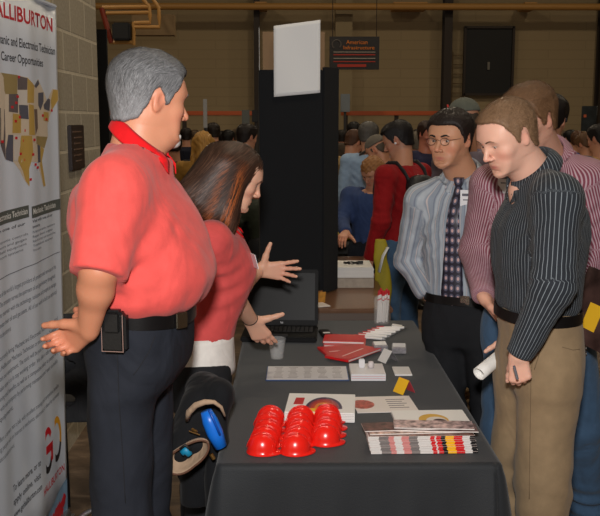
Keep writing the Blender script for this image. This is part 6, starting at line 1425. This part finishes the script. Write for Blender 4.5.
# yellow safety vest bag held by the person in red
t = empty('safety_vest', (0, 0, 0), label='folded yellow safety vest with reflective strip hanging at the jeans', cat='vest')
c_ = W(382, 265, 5.4); f = Fld(A3(c_)-A3((.14, .08, .34)), A3(c_)+A3((.14, .08, .30)), .009); f.loft([(c_.z-.28, .02, .02, .02, c_.x+.04, c_.y), (c_.z-.1, 0.042, .02, .02, c_.x+.01, c_.y), (c_.z+.1, .045, .022, .022, c_.x-.01, c_.y), (c_.z+.16, .035, .02, .02, c_.x-.01, c_.y)], k=0); f.all(lambda d, x, y, z: d+.008*wrinkle(x, y, z, 5)); V, F = f.mesh()
yv = mat('safety yellow cloth', (168, 152, 34), .7); VB = link('vest_body', np_mesh('vest_body', V, F), yv, t)
b = MB(); b.tube([W(388, 247, 5.35), W(383, 256, 5.34), W(379, 272, 5.34)], .018, n=8, flat=.3); b.build('reflective_strip', mat('reflective silver', (225, 228, 230), .3), t, smooth=True)
# tables deeper in the hall
t = folding_table('dark-topped table behind the display near the stooping people', 0.25, .62, 6.95, 7.5, .74, mat('dark cloth top', (24, 24, 28), .8), blk)
q = W(345, 244, 7.2); t = empty('yellow_box', (q.x, 7.25, .742), label='flat yellow box on the dark table right of the display', cat='box'); b = MB(); b.box((0, 0, .03), (.16, .12, .05), bev=.012); b.build('body', yv, t); b = MB(); b.box((0, -.02, .057), (.08, .05, .004)); b.build('lid', mat('orange lid', (210, 140, 30), .5), t)
def standing_sign(label, px0, px1, y0, y1, Y, m, extra=None):
    a, c = W(px0, y1, Y), W(px1, y0, Y); t = empty('sign_stand', ((a.x+c.x)/2, Y, 0), label=label, cat='sign'); b = MB(); b.box((0, 0, (a.z+c.z)/2), (c.x-a.x, .03, c.z-a.z), bev=.005); b.build('board', m, t)
    b = MB(); b.tube([(0, .03, .02), (0, .03, a.z+.1)], .02, n=8); b.build('post', MATS['grey leg metal'], t); b = MB(); b.lathe([(0, 0), (.18, 0), (.18, .012), (.03, .03), (0, .03)], n=20); b.build('foot', MATS['grey leg metal'], t); return t
standing_sign('narrow silver upright sign above the crowd at left', 203.5, 207, 99, 128, 10, mat('silver sign', (150, 148, 144), .4))
standing_sign('small grey sign board left of the display', 242, 249.5, 110, 128, 13, mat('grey sign board', (96, 100, 96), .6))
standing_sign('small black screen sign beside the display edge', 252, 260, 110, 122, 11.2, blk)
t = standing_sign('dark photo poster on a stand at the far right', 581, 597, 106, 131, 9.8, mat('dark poster print', (34, 40, 42), .4, noise=.6, nscale=8))
b = MB(); b.prism([(.02, .0), (.09, .0), (.09, -.10)], -.02, -.018, Matrix.Translation((0, 0, W(590, 106, 9.8).z)) @ Matrix.Rotation(R(90), 4, 'X')); b.build('corner_print', paper, t); b = MB(); b.box((-.05, -.018, W(586, 116, 9.8).z), (.03, .003, .03)); b.build('photo_print', mat('orange photo spot', (190, 90, 50), .5), t)
standing_sign('pale blue grey board just right of the display', 340.5, 350, 94, 112, 14, mat('blue grey board', (128, 136, 142), .6))
# ---------------------------------------------------------------- light
scn.view_settings.view_transform = 'Standard'; scn.view_settings.look = 'None'; scn.view_settings.gamma = 1; scn.view_settings.use_curve_mapping = False
scn.view_settings.exposure = 0
w = bpy.data.worlds.new('hall air'); scn.world = w; w.use_nodes = True
w.node_tree.nodes['Background'].inputs[0].default_value = (1.0, .82, .6, 1); w.node_tree.nodes['Background'].inputs[1].default_value = .03
fl = bpy.data.lights.new('camera flash', 'AREA'); fl.shape = 'DISK'; fl.size = .14; fl.energy = 80; fl.color = (1, .97, .94)
fo = bpy.data.objects.new('camera flash', fl); COL.objects.link(fo); fo.location = (-.02, -.06, 2.0)
fo.rotation_euler = (Vector((.25, 3.4, 1.1))-fo.location).to_track_quat('-Z', 'Y').to_euler()
lampm = mat('lit lamp glass', (255, 214, 150), .5, emit=6)
for i, (x, y) in enumerate([(-4, 4), (-4, 9), (-4, 14), (1, 4), (1, 9), (1, 14), (6, 4), (6, 9), (6, 14)]):
    t = empty('ceiling_lamp', (x, y, 6.5), label='warm round high-bay lamp on the ceiling of the hall', cat='lamp', group='ceiling lamps')
    b = MB(); b.lathe([(.05, .5), (.06, .3), (.14, .22), (.26, 0), (.25, 0), (.13, .2), (.0, .28)], n=20); b.build('lamp_shade', beam, t, smooth='auto')
    l = bpy.data.lights.new('hall lamp', 'AREA'); l.shape = 'DISK'; l.size = .5; l.energy = 62; l.color = (1, .84, .62); o = bpy.data.objects.new('hall lamp', l); COL.objects.link(o); o.location = (x, y, 6.45)
